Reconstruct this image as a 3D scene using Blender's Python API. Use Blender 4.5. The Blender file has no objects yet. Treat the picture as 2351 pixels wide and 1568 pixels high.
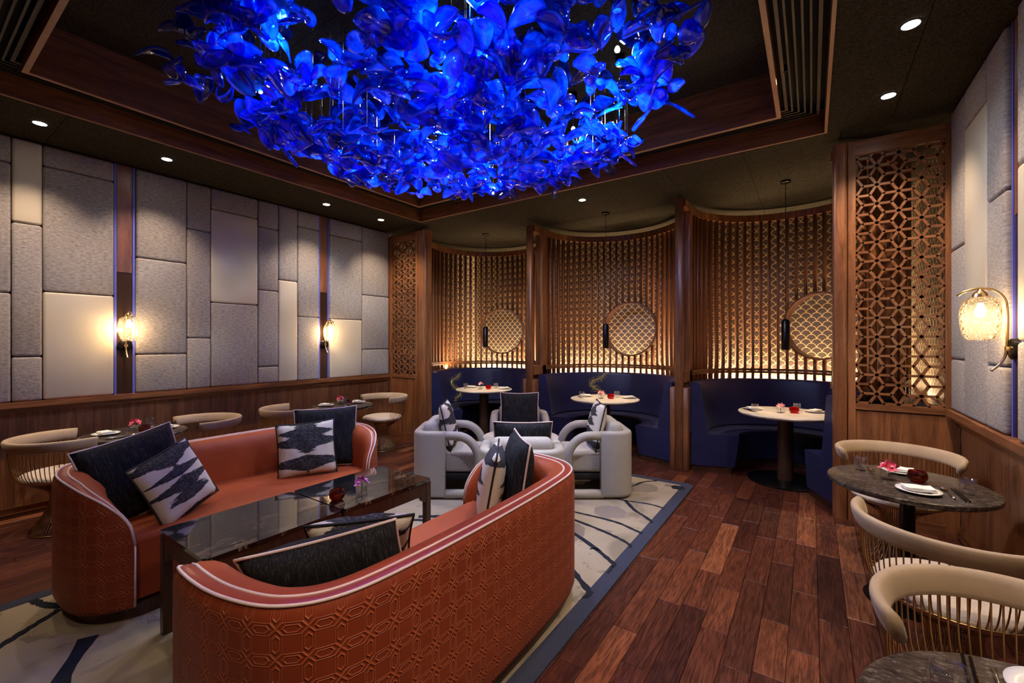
import bpy, bmesh, math, random
from mathutils import Vector, Matrix
random.seed(7)
PI = math.pi
sc = bpy.context.scene
COL = sc.collection

# ------------------------------------------------------------------ camera
H = 1.5                      # eye height
YAW = math.radians(34.5)     # the lens looks 34.5 degrees to the left of the room's long axis
cam_d = bpy.data.cameras.new('camera')
cam_d.sensor_width = 36.0
cam_d.lens = 36.0 * 1000.0 / 2351.0
cam_d.clip_start = 0.05
cam = bpy.data.objects.new('camera', cam_d)
cam.location = (0, 0, H)
cam.rotation_euler = (PI / 2, 0, YAW)
COL.objects.link(cam)
sc.camera = cam
FW = Vector((-math.sin(YAW), math.cos(YAW), 0))
RT = Vector((math.cos(YAW), math.sin(YAW), 0))

# ------------------------------------------------------------------ world, exposure
w = bpy.data.worlds.new('world')
sc.world = w
w.use_nodes = True
w.node_tree.nodes['Background'].inputs[0].default_value = (0.30, 0.24, 0.34, 1)
w.node_tree.nodes['Background'].inputs[1].default_value = 0.0
sc.view_settings.view_transform = 'Standard'
sc.view_settings.look = 'None'
sc.view_settings.exposure = 0.25
sc.view_settings.gamma = 1.0
sc.view_settings.use_curve_mapping = False
cy = sc.cycles
cy.use_denoising = True
cy.use_adaptive_sampling = True
cy.adaptive_threshold = 0.15
cy.adaptive_min_samples = 22
cy.max_bounces = 6
cy.diffuse_bounces = 3
cy.glossy_bounces = 3
cy.transmission_bounces = 6
cy.transparent_max_bounces = 8
cy.sample_clamp_indirect = 6.0
cy.caustics_reflective = False
cy.caustics_refractive = False

WARM = (1.0, 0.70, 0.40)
SOFT = (1.0, 0.76, 0.53)
P_DOWN, P_SCONCE, P_LED, P_PEND, P_CHAND, P_ACC = 80.0, 9.0, 200.0, 26.0, 100.0, 85.0

def light(kind, name, loc, power, color, parent=None, aim=None, size=0.05, cone=60, blend=0.6, sx=None, sy=None):
    d = bpy.data.lights.new(name, kind)
    d.energy = power
    d.color = color
    if kind == 'SPOT':
        d.spot_size = math.radians(cone); d.spot_blend = blend; d.shadow_soft_size = size
    elif kind == 'POINT':
        d.shadow_soft_size = size
    elif kind == 'AREA':
        d.shape = 'RECTANGLE'; d.size = sx; d.size_y = sy
    o = bpy.data.objects.new(name, d)
    COL.objects.link(o)
    o.location = loc
    if aim is not None:
        o.rotation_euler = Vector(aim).to_track_quat('-Z', 'Y').to_euler()
    if parent: o.parent = parent
    return o

# ------------------------------------------------------------------ node helper
class NT:
    def __init__(s, name):
        s.m = bpy.data.materials.new(name); s.m.use_nodes = True
        s.t = s.m.node_tree; s.n = s.t.nodes; s.n.clear()
        s.out = s.n.new('ShaderNodeOutputMaterial')
    def new(s, k, **kw):
        x = s.n.new(k)
        for a, b in kw.items(): setattr(x, a, b)
        return x
    def put(s, sock, v):
        if isinstance(v, bpy.types.NodeSocket): s.t.links.new(v, sock)
        elif v is not None:
            if isinstance(v, (tuple, list)) and len(v) == 3 and sock.type == 'RGBA': v = (*v, 1)
            sock.default_value = v
    def m2(s, op, a, b=None, c=None, clamp=False):
        x = s.new('ShaderNodeMath', operation=op); x.use_clamp = clamp
        s.put(x.inputs[0], a)
        if b is not None: s.put(x.inputs[1], b)
        if c is not None: s.put(x.inputs[2], c)
        return x.outputs[0]
    def coord(s, k='Object'):
        return s.new('ShaderNodeTexCoord').outputs[k]
    def uv(s):
        return s.new('ShaderNodeUVMap').outputs[0]
    def sep(s, v):
        x = s.new('ShaderNodeSeparateXYZ'); s.put(x.inputs[0], v); return x.outputs
    def comb(s, a, b, c):
        x = s.new('ShaderNodeCombineXYZ')
        s.put(x.inputs[0], a); s.put(x.inputs[1], b); s.put(x.inputs[2], c); return x.outputs[0]
    def mapv(s, v, scale=(1, 1, 1), loc=(0, 0, 0), rot=(0, 0, 0)):
        x = s.new('ShaderNodeMapping'); s.put(x.inputs[0], v)
        x.inputs['Scale'].default_value = scale; x.inputs['Location'].default_value = loc; x.inputs['Rotation'].default_value = rot
        return x.outputs[0]
    def noise(s, v, scale=5, detail=4, rough=0.5, dist=0.0):
        x = s.new('ShaderNodeTexNoise'); s.put(x.inputs['Vector'], v)
        x.inputs['Scale'].default_value = scale; x.inputs['Detail'].default_value = detail
        x.inputs['Roughness'].default_value = rough; x.inputs['Distortion'].default_value = dist
        return x.outputs[0]
    def ramp(s, f, stops):
        x = s.new('ShaderNodeValToRGB'); s.put(x.inputs[0], f)
        e = x.color_ramp.elements
        e[0].position, e[0].color = stops[0][0], (*stops[0][1], 1)
        e[1].position, e[1].color = stops[-1][0], (*stops[-1][1], 1)
        for p, c in stops[1:-1]:
            k = e.new(p); k.color = (*c, 1)
        return x.outputs[0]
    def mix(s, f, a, b, mode='MIX'):
        x = s.new('ShaderNodeMix', data_type='RGBA', blend_type=mode)
        s.put(x.inputs[0], f); s.put(x.inputs[6], a); s.put(x.inputs[7], b)
        return x.outputs[2]
    def bump(s, h, strength=0.3, dist=0.01):
        x = s.new('ShaderNodeBump'); x.inputs['Strength'].default_value = strength
        x.inputs['Distance'].default_value = dist; s.put(x.inputs['Height'], h); return x.outputs[0]
    def schlick(s, f0, normal=None):
        g = s.new('ShaderNodeNewGeometry'); d = s.new('ShaderNodeVectorMath', operation='DOT_PRODUCT')
        s.put(d.inputs[0], normal if normal is not None else g.outputs['Normal']); s.put(d.inputs[1], g.outputs['Incoming'])
        c = s.m2('SUBTRACT', 1.0, s.m2('MINIMUM', s.m2('ABSOLUTE', d.outputs['Value']), 1.0))
        return s.m2('ADD', f0, s.m2('MULTIPLY', 1.0 - f0, s.m2('POWER', c, 5.0)), clamp=True)
    def pbr(s, col, rough=0.5, metal=0.0, normal=None, sheen=0.0, coat=0.0, spec=0.5, emit=None, estr=0.0, sheen_tint=None):
        p = s.new('ShaderNodeBsdfPrincipled')
        s.put(p.inputs['Base Color'], col); s.put(p.inputs['Roughness'], rough); s.put(p.inputs['Metallic'], metal)
        p.inputs['Specular IOR Level'].default_value = spec
        p.inputs['Sheen Weight'].default_value = sheen
        if sheen_tint: p.inputs['Sheen Tint'].default_value = (*sheen_tint, 1)
        p.inputs['Coat Weight'].default_value = coat; p.inputs['Coat Roughness'].default_value = 0.08
        if normal is not None: s.put(p.inputs['Normal'], normal)
        if emit: s.put(p.inputs['Emission Color'], emit); p.inputs['Emission Strength'].default_value = estr
        s.t.links.new(p.outputs[0], s.out.inputs[0])
        return s.m

M = {}
def simple(name, col, rough=0.5, metal=0.0, **kw):
    M[name] = NT(name).pbr(col, rough, metal, **kw)

def wood(name, dark, light_, axis='Z', scale=1.0, rough=0.38, coat=0.0):
    n = NT(name)
    v = n.coord('Object')
    st = {'Z': (9, 9, 0.7), 'Y': (9, 0.7, 9), 'X': (0.7, 9, 9)}[axis]
    mv = n.mapv(v, tuple(a * scale for a in st))
    a = n.noise(mv, 1.6, 5, 0.6, 1.4)
    b = n.noise(n.mapv(v, tuple(a * scale * 7 for a in st)), 3.0, 2, 0.6)
    f = n.m2('ADD', n.m2('MULTIPLY', a, 0.75), n.m2('MULTIPLY', b, 0.25))
    c = n.ramp(f, [(0.36, dark), (0.52, tuple((x + y) / 2 for x, y in zip(dark, light_))), (0.66, light_)])
    M[name] = n.pbr(c, rough, normal=n.bump(b, 0.08, 0.004), coat=coat)
wood('walnut', (0.105, 0.034, 0.012), (0.30, 0.118, 0.045))
wood('walnut_y', (0.105, 0.034, 0.012), (0.30, 0.118, 0.045), 'Y')
wood('walnut_x', (0.105, 0.034, 0.012), (0.30, 0.118, 0.045), 'X')
wood('dark_wood', (0.030, 0.011, 0.006), (0.085, 0.033, 0.018), 'Z', rough=0.3)
wood('lit_edge_wood', (0.30, 0.14, 0.065), (0.45, 0.22, 0.11), 'Y', rough=0.4)

# floor planks: the attribute "tone" picks each plank's own shade
n = NT('plank_wood')
at = n.new('ShaderNodeAttribute'); at.attribute_name = 'tone'
oi = n.new('ShaderNodeObjectInfo')
v = n.coord('Object')
off = n.comb(n.m2('MULTIPLY', at.outputs['Fac'], 37.0), n.m2('MULTIPLY', oi.outputs['Random'], 51.0), n.m2('MULTIPLY', at.outputs['Fac'], 11.0))
va = n.new('ShaderNodeVectorMath', operation='ADD'); n.put(va.inputs[0], v); n.put(va.inputs[1], off)
a = n.noise(n.mapv(va.outputs[0], (16, 1.3, 9)), 1.7, 6, 0.62, 2.2)
b = n.noise(n.mapv(va.outputs[0], (120, 8, 60)), 1.3, 2, 0.6)
tone = n.ramp(at.outputs['Fac'], [(0.0, (0.046, 0.0125, 0.008)), (0.4, (0.092, 0.026, 0.014)), (0.75, (0.15, 0.046, 0.022)), (1.0, (0.24, 0.084, 0.037))])
g = n.ramp(a, [(0.3, (0.45, 0.42, 0.42)), (0.5, (0.95, 0.95, 0.95)), (0.68, (1.35, 1.3, 1.25))])
c = n.mix(1.0, tone, g, 'MULTIPLY')
c = n.mix(1.0, c, n.ramp(b, [(0.36, (0.55, 0.5, 0.5)), (0.6, (1.2, 1.2, 1.2))]), 'MULTIPLY')
M['plank'] = n.pbr(c, n.m2('ADD', 0.26, n.m2('MULTIPLY', b, 0.16)), normal=n.bump(n.m2('ADD', a, n.m2('MULTIPLY', b, 0.4)), 0.12, 0.004))
simple('floor_base', (0.02, 0.009, 0.006), 0.6)

# woven wall fabric
n = NT('wall_fabric')
v = n.coord('Object')
a = n.noise(n.mapv(v, (1, 26, 85)), 1.0, 4, 0.75)
b = n.noise(n.mapv(v, (1, 120, 300)), 1.0, 2, 0.6)
f = n.m2('ADD', n.m2('MULTIPLY', a, 0.65), n.m2('MULTIPLY', b, 0.35))
M['wall_fabric'] = n.pbr(n.ramp(f, [(0.36, (0.165, 0.142, 0.132)), (0.64, (0.43, 0.385, 0.36))]), 0.95, normal=n.bump(f, 0.5, 0.006), spec=0.2, sheen=0.1)
n = NT('wall_leather')
v = n.coord('Object')
a = n.noise(v, 140, 2, 0.6)
M['wall_leather'] = n.pbr(n.ramp(n.noise(v, 2.0, 2), [(0.3, (0.50, 0.44, 0.335)), (0.7, (0.56, 0.49, 0.38))]), 0.55, normal=n.bump(a, 0.05, 0.002))
simple('panel_back', (0.02, 0.013, 0.011), 0.9)
simple('painted_blue_glow', (0.10, 0.11, 0.50), 0.5)  # blue light along the strip edges, put into the colour
simple('bronze_panel', (0.045, 0.021, 0.011), 0.16, 0.2)
n = NT('ceiling_plaster')
v = n.coord('Object')
a = n.noise(v, 85, 3, 0.75)
M['ceiling_plaster'] = n.pbr(n.ramp(a, [(0.32, (0.016, 0.013, 0.009)), (0.72, (0.088, 0.073, 0.050))]), 0.95, normal=n.bump(a, 0.9, 0.012), spec=0.1)
simple('grille_metal', (0.055, 0.045, 0.036), 0.45, 0.7)
simple('black', (0.006, 0.006, 0.006), 0.8)
simple('black_metal', (0.010, 0.009, 0.009), 0.22, 0.6)
simple('gunmetal', (0.028, 0.026, 0.024), 0.28, 0.9)
simple('brass', (0.72, 0.50, 0.24), 0.26, 1.0)
simple('bronze_rod', (0.42, 0.26, 0.11), 0.33, 1.0)
simple('steel', (0.78, 0.76, 0.72), 0.16, 1.0)

# scallop wallpaper: gold arcs on taupe
def scallop(name, hi, vi, k=1.0):
    n = NT(name)
    s = n.sep(n.coord('Object'))
    p = 0.114
    x = n.m2('DIVIDE', s[hi], p)
    y = n.m2('DIVIDE', s[vi], p)
    row = n.m2('FLOOR', n.m2('MULTIPLY', y, 2.0))
    dy = n.m2('SUBTRACT', y, n.m2('MULTIPLY', row, 0.5))
    par = n.m2('MULTIPLY', n.m2('FLOORED_MODULO', row, 2.0), 0.5)
    xs = n.m2('ADD', x, par)
    dx = n.m2('SUBTRACT', n.m2('FLOORED_MODULO', xs, 1.0), 0.5)
    d = n.m2('SQRT', n.m2('ADD', n.m2('MULTIPLY', dx, dx), n.m2('MULTIPLY', dy, dy)))
    e = n.m2('ABSOLUTE', n.m2('SUBTRACT', d, 0.468))
    line = n.m2('LESS_THAN', e, 0.040)
    bg = n.ramp(n.noise(n.coord('Object'), 30, 3, 0.7), [(0.3, (0.105 * k, 0.077 * k, 0.066 * k)), (0.7, (0.150 * k, 0.110 * k, 0.095 * k))])
    c = n.mix(line, bg, (0.88, 0.66, 0.34))
    M[name] = n.pbr(c, 0.5, 0.0, normal=n.bump(line, 0.3, 0.002))
scallop('scallop_x', 0, 2)
scallop('scallop_y', 1, 2)

# upholstery
def velvet(name, c1, c2, rough=0.62, sheen=0.35, st=None, bumpscale=260):
    n = NT(name); v = n.coord('Object')
    f = n.noise(v, 5.0, 3, 0.6)
    M[name] = n.pbr(n.ramp(f, [(0.3, c1), (0.7, c2)]), rough, normal=n.bump(n.noise(v, bumpscale, 2), 0.12, 0.002), sheen=sheen, sheen_tint=st, spec=0.35)
velvet('rust_velvet', (0.275, 0.042, 0.009), (0.345, 0.059, 0.013), 0.6, 0.08, (1, 0.5, 0.35))
velvet('rust_band', (0.27, 0.045, 0.026), (0.32, 0.058, 0.034), 0.30, 0.05, (1, 0.5, 0.5))
velvet('beige_velvet', (0.36, 0.265, 0.17), (0.45, 0.335, 0.22), 0.7, 0.2, (1, 0.85, 0.7))
velvet('seat_cream', (0.52, 0.43, 0.33), (0.58, 0.48, 0.38), 0.75, 0.15, (1, 0.9, 0.8))
velvet('chair_leather', (0.37, 0.35, 0.32), (0.41, 0.385, 0.35), 0.45, 0.05)
velvet('navy_leather', (0.013, 0.0145, 0.056), (0.018, 0.020, 0.074), 0.42, 0.05)
simple('piping_white', (0.72, 0.58, 0.55), 0.6)
simple('piping_black', (0.012, 0.012, 0.014), 0.7)
n = NT('boucle'); v = n.coord('Object')
f = n.noise(v, 160, 3, 0.7)
M['boucle'] = n.pbr(n.ramp(f, [(0.3, (0.34, 0.315, 0.29)), (0.7, (0.55, 0.515, 0.48))]), 0.95, normal=n.bump(f, 0.6, 0.006), spec=0.15)
n = NT('black_weave'); v = n.coord('Object')
f = n.m2('ADD', n.m2('MULTIPLY', n.noise(n.mapv(v, (190, 14, 60)), 1.0, 3, 0.75), 0.6), n.m2('MULTIPLY', n.noise(n.mapv(v, (300, 300, 300)), 1.0, 2, 0.6), 0.4))
M['black_weave'] = n.pbr(n.ramp(f, [(0.40, (0.006, 0.006, 0.009)), (0.56, (0.022, 0.022, 0.028)), (0.72, (0.17, 0.16, 0.16))]), 0.9, normal=n.bump(f, 0.5, 0.004), spec=0.2)
# ikat: a ragged, mirrored dark figure on off-white linen
n = NT('ikat')
g = n.coord('Generated'); s = n.sep(g)
oi = n.new('ShaderNodeObjectInfo')
gx = n.m2('MULTIPLY', n.m2('ABSOLUTE', n.m2('SUBTRACT', s[0], 0.5)), 2.0)
ro = n.m2('MULTIPLY', oi.outputs['Random'], 9.0)
prof = n.noise(n.comb(0.0, n.m2('ADD', s[1], ro), ro), 5.2, 1, 0.4)
jag = n.noise(n.comb(n.m2('MULTIPLY', gx, 2.5), n.m2('MULTIPLY', s[1], 46.0), ro), 1.0, 3, 0.75)
th = n.m2('ADD', n.m2('ADD', 0.50, n.m2('MULTIPLY', n.m2('SUBTRACT', prof, 0.5), 4.2)), n.m2('MULTIPLY', n.m2('SUBTRACT', jag, 0.5), 0.8))
dark = n.m2('LESS_THAN', gx, th)
streak = n.noise(n.comb(n.m2('MULTIPLY', s[0], 26.0), n.m2('MULTIPLY', s[1], 150.0), ro), 1.0, 3, 0.75)
dcol = n.ramp(streak, [(0.42, (0.016, 0.016, 0.022)), (0.58, (0.06, 0.06, 0.075)), (0.72, (0.36, 0.35, 0.36))])
M['ikat'] = n.pbr(n.mix(dark, (0.68, 0.62, 0.56), dcol), 0.9, normal=n.bump(streak, 0.4, 0.004), spec=0.2)
# embossed velvet: interlaced elongated hexagons on the sofa's outer shell
n = NT('embossed_velvet')
s = n.sep(n.uv())
P = 0.086
def cell(ax, ay):   # coordinates centred on the links of one direction
    a = n.m2('SUBTRACT', n.m2('FLOORED_MODULO', n.m2('ADD', n.m2('DIVIDE', s[0], P), ax), 1.0), 0.5)
    b = n.m2('SUBTRACT', n.m2('FLOORED_MODULO', n.m2('ADD', n.m2('DIVIDE', s[1], P), ay), 1.0), 0.5)
    return n.m2('ABSOLUTE', a), n.m2('ABSOLUTE', b)
def hexd(lx, ly):   # 1 on the outer outline of a long hexagon
    e1 = n.m2('DIVIDE', ly, 0.205)
    e2 = n.m2('DIVIDE', n.m2('ADD', lx, n.m2('MULTIPLY', ly, 0.95)), 0.505)
    return n.m2('MAXIMUM', e1, e2)
def lines(d, at, w):
    return n.m2('SUBTRACT', 1.0, n.m2('MINIMUM', n.m2('DIVIDE', n.m2('ABSOLUTE', n.m2('SUBTRACT', d, at)), w), 1.0))
ax, ay = cell(0.0, 0.5)
bx, by = cell(0.5, 0.0)
hh = hexd(ax, ay); hv = hexd(by, bx)
tot = None
for d in (hh, hv):
    for at_, w_ in ((0.95, 0.12), (0.56, 0.13)):
        l = lines(d, at_, w_)
        tot = l if tot is None else n.m2('MAXIMUM', tot, l)
v = n.coord('Object')
base = n.ramp(n.noise(v, 4, 3), [(0.3, (0.185, 0.026, 0.007)), (0.7, (0.245, 0.037, 0.010))])
c = n.mix(n.m2('MULTIPLY', tot, 0.85), base, (0.50, 0.115, 0.036))  # light caught by the raised lines is put into the colour
M['embossed'] = n.pbr(c, 0.55, normal=n.bump(tot, 0.6, 0.008), sheen=0.12, sheen_tint=(1, 0.5, 0.35), spec=0.35)

# stone
n = NT('black_marble'); v = n.coord('Object')
a = n.noise(n.mapv(v, (9, 2.2, 1)), 1.0, 8, 0.62, 1.6)
vein = n.m2('SUBTRACT', 1.0, n.m2('MINIMUM', n.m2('DIVIDE', n.m2('ABSOLUTE', n.m2('SUBTRACT', a, 0.5)), 0.014), 1.0))
patch = n.noise(n.mapv(v, (4, 2, 1)), 1.0, 3)
vein = n.m2('MULTIPLY', vein, n.m2('MULTIPLY', n.m2('SUBTRACT', patch, 0.42), 4.0, clamp=True))
M['black_marble'] = n.pbr(n.mix(vein, (0.004, 0.004, 0.005), (0.34, 0.22, 0.14)), 0.03, spec=0.9, coat=0.6)
n = NT('granite'); v = n.coord('Object')
a = n.noise(n.mapv(v, (30, 70, 30)), 1.0, 4, 0.75, 0.8)
M['granite'] = n.pbr(n.ramp(a, [(0.36, (0.014, 0.011, 0.009)), (0.55, (0.060, 0.046, 0.038)), (0.66, (0.17, 0.14, 0.12)), (0.8, (0.36, 0.31, 0.27))]), 0.22, normal=n.bump(a, 0.12, 0.003), spec=0.5)
n = NT('white_marble'); v = n.coord('Object')
a = n.noise(n.mapv(v, (3, 7, 3)), 1.0, 7, 0.6, 1.5)
M['white_marble'] = n.pbr(n.ramp(a, [(0.35, (0.45, 0.42, 0.38)), (0.55, (0.66, 0.62, 0.56)), (0.75, (0.72, 0.68, 0.62))]), 0.3)
simple('porcelain', (0.80, 0.78, 0.74), 0.25)
simple('linen', (0.78, 0.76, 0.72), 0.85)
simple('pedestal_wood', (0.06, 0.028, 0.015), 0.35)
simple('petal_pink', (0.72, 0.06, 0.13), 0.5)
simple('petal_light', (0.80, 0.32, 0.34), 0.5)
simple('petal_purple', (0.42, 0.07, 0.35), 0.5)
simple('petal_white', (0.85, 0.70, 0.66), 0.5)
simple('leaf', (0.05, 0.12, 0.03), 0.5)
simple('wax', (0.8, 0.5, 0.3), 0.5)
simple('gold_thread', (0.42, 0.36, 0.13), 0.4, 0.4)

def glassy(name, tint, gloss=(1, 1, 1), fac=1.45, extra=0.04, rough=0.02, bump=None, body=None, bodyf=0.0):
    n = NT(name)
    tr = n.new('ShaderNodeBsdfTransparent'); n.put(tr.inputs[0], tint)
    gl = n.new('ShaderNodeBsdfGlossy'); n.put(gl.inputs[0], gloss); gl.inputs['Roughness'].default_value = rough
    bv = None
    if bump:
        t = n.new('ShaderNodeTexVoronoi'); t.inputs['Scale'].default_value = bump; n.put(t.inputs['Vector'], n.coord('Object'))
        bv = n.bump(t.outputs[0], 0.9, 0.012)
        n.put(gl.inputs['Normal'], bv)
    f = n.schlick(extra, bv)
    base = tr.outputs[0]
    if body is not None:
        tl = n.new('ShaderNodeBsdfTranslucent'); n.put(tl.inputs[0], body)
        mb = n.new('ShaderNodeMixShader'); n.put(mb.inputs[0], bodyf); n.put(mb.inputs[1], base); n.put(mb.inputs[2], tl.outputs[0]); base = mb.outputs[0]
    mx = n.new('ShaderNodeMixShader'); n.put(mx.inputs[0], f); n.put(mx.inputs[1], base); n.put(mx.inputs[2], gl.outputs[0])
    n.t.links.new(mx.outputs[0], n.out.inputs[0])
    M[name] = n.m
glassy('clear_glass', (0.96, 0.96, 0.97), extra=0.085)
glassy('shade_glass', (0.97, 0.93, 0.86), (1.0, 0.93, 0.8), 1.5, 0.045, 0.05, bump=60, body=(1.0, 0.9, 0.72), bodyf=0.025)
glassy('amber_glass', (0.34, 0.095, 0.02), (1, 0.85, 0.7), 1.45, 0.05, body=(0.42, 0.11, 0.02), bodyf=0.22)
glassy('red_glass', (0.55, 0.03, 0.015), (1, 0.8, 0.7), 1.45, 0.03, body=(0.85, 0.05, 0.02), bodyf=0.4)
glassy('pane_glass', (0.93, 0.93, 0.93), (1, 1, 1), 1.5, 0.06)
# cobalt chandelier glass
n = NT('cobalt_glass')
v = n.coord('Object'); oi = n.new('ShaderNodeObjectInfo')
va = n.new('ShaderNodeVectorMath', operation='ADD'); n.put(va.inputs[0], v); n.put(va.inputs[1], n.comb(n.m2('MULTIPLY', oi.outputs['Random'], 30.0), 0.0, 0.0))
f = n.noise(va.outputs[0], 16, 4, 0.65, 0.6)
tr = n.new('ShaderNodeBsdfTransparent'); n.put(tr.inputs[0], n.ramp(f, [(0.3, (0.010, 0.045, 0.55)), (0.7, (0.07, 0.30, 0.97))]))
tl = n.new('ShaderNodeBsdfTranslucent'); n.put(tl.inputs[0], n.ramp(f, [(0.3, (0.002, 0.022, 0.40)), (0.7, (0.020, 0.24, 0.98))]))
mb = n.new('ShaderNodeMixShader'); n.put(mb.inputs[0], 0.42); n.put(mb.inputs[1], tr.outputs[0]); n.put(mb.inputs[2], tl.outputs[0])
gl = n.new('ShaderNodeBsdfGlossy'); gl.inputs['Roughness'].default_value = 0.06
bv = n.bump(n.noise(va.outputs[0], 26, 2), 0.25, 0.01); n.put(gl.inputs['Normal'], bv)
mx = n.new('ShaderNodeMixShader'); n.put(mx.inputs[0], n.schlick(0.07, bv)); n.put(mx.inputs[1], mb.outputs[0]); n.put(mx.inputs[2], gl.outputs[0])
n.t.links.new(mx.outputs[0], n.out.inputs[0])
M['cobalt'] = n.m
def emis(name, col, st):
    n = NT(name); e = n.new('ShaderNodeEmission'); n.put(e.inputs[0], col); e.inputs[1].default_value = st
    n.t.links.new(e.outputs[0], n.out.inputs[0]); M[name] = n.m
emis('lens_glow', (1.0, 0.90, 0.75), 30)
emis('bulb_glow', (1.0, 0.80, 0.52), 22)
emis('spot_glow', (0.75, 0.88, 1.0), 40)
emis('star_glow', (1.0, 0.80, 0.45), 120)

# rug
n = NT('rug_field'); v = n.coord('Object')
pile = n.noise(v, 260, 2, 0.7)
cl = n.noise(v, 1.3, 3, 0.6, 0.8)
fl = n.noise(v, 5.5, 5, 0.7, 1.2)
c = n.ramp(cl, [(0.36, (0.22, 0.18, 0.135)), (0.47, (0.36, 0.30, 0.23)), (0.64, (0.40, 0.335, 0.26))])
spots = n.m2('MULTIPLY', n.m2('GREATER_THAN', fl, 0.60), n.m2('GREATER_THAN', cl, 0.52))
c = n.mix(n.m2('MULTIPLY', spots, 0.6), c, (0.16, 0.14, 0.13))
c = n.mix(n.m2('MULTIPLY', pile, 0.35), c, (0.20, 0.17, 0.14))
M['rug_field'] = n.pbr(c, 1.0, normal=n.bump(pile, 0.6, 0.006), spec=0.1)
n = NT('rug_navy'); v = n.coord('Object')
pile = n.noise(v, 260, 2, 0.7)
M['rug_navy'] = n.pbr(n.ramp(pile, [(0.3, (0.010, 0.012, 0.022)), (0.7, (0.028, 0.032, 0.05))]), 1.0, normal=n.bump(pile, 0.6, 0.006), spec=0.1)
n = NT('rug_border'); v = n.coord('Object')
pile = n.noise(v, 260, 2, 0.7)
M['rug_border'] = n.pbr(n.ramp(pile, [(0.3, (0.022, 0.026, 0.05)), (0.7, (0.066, 0.072, 0.115))]), 1.0, normal=n.bump(pile, 0.6, 0.006), spec=0.1)
simple('rug_taupe', (0.20, 0.165, 0.15), 1.0)

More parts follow.
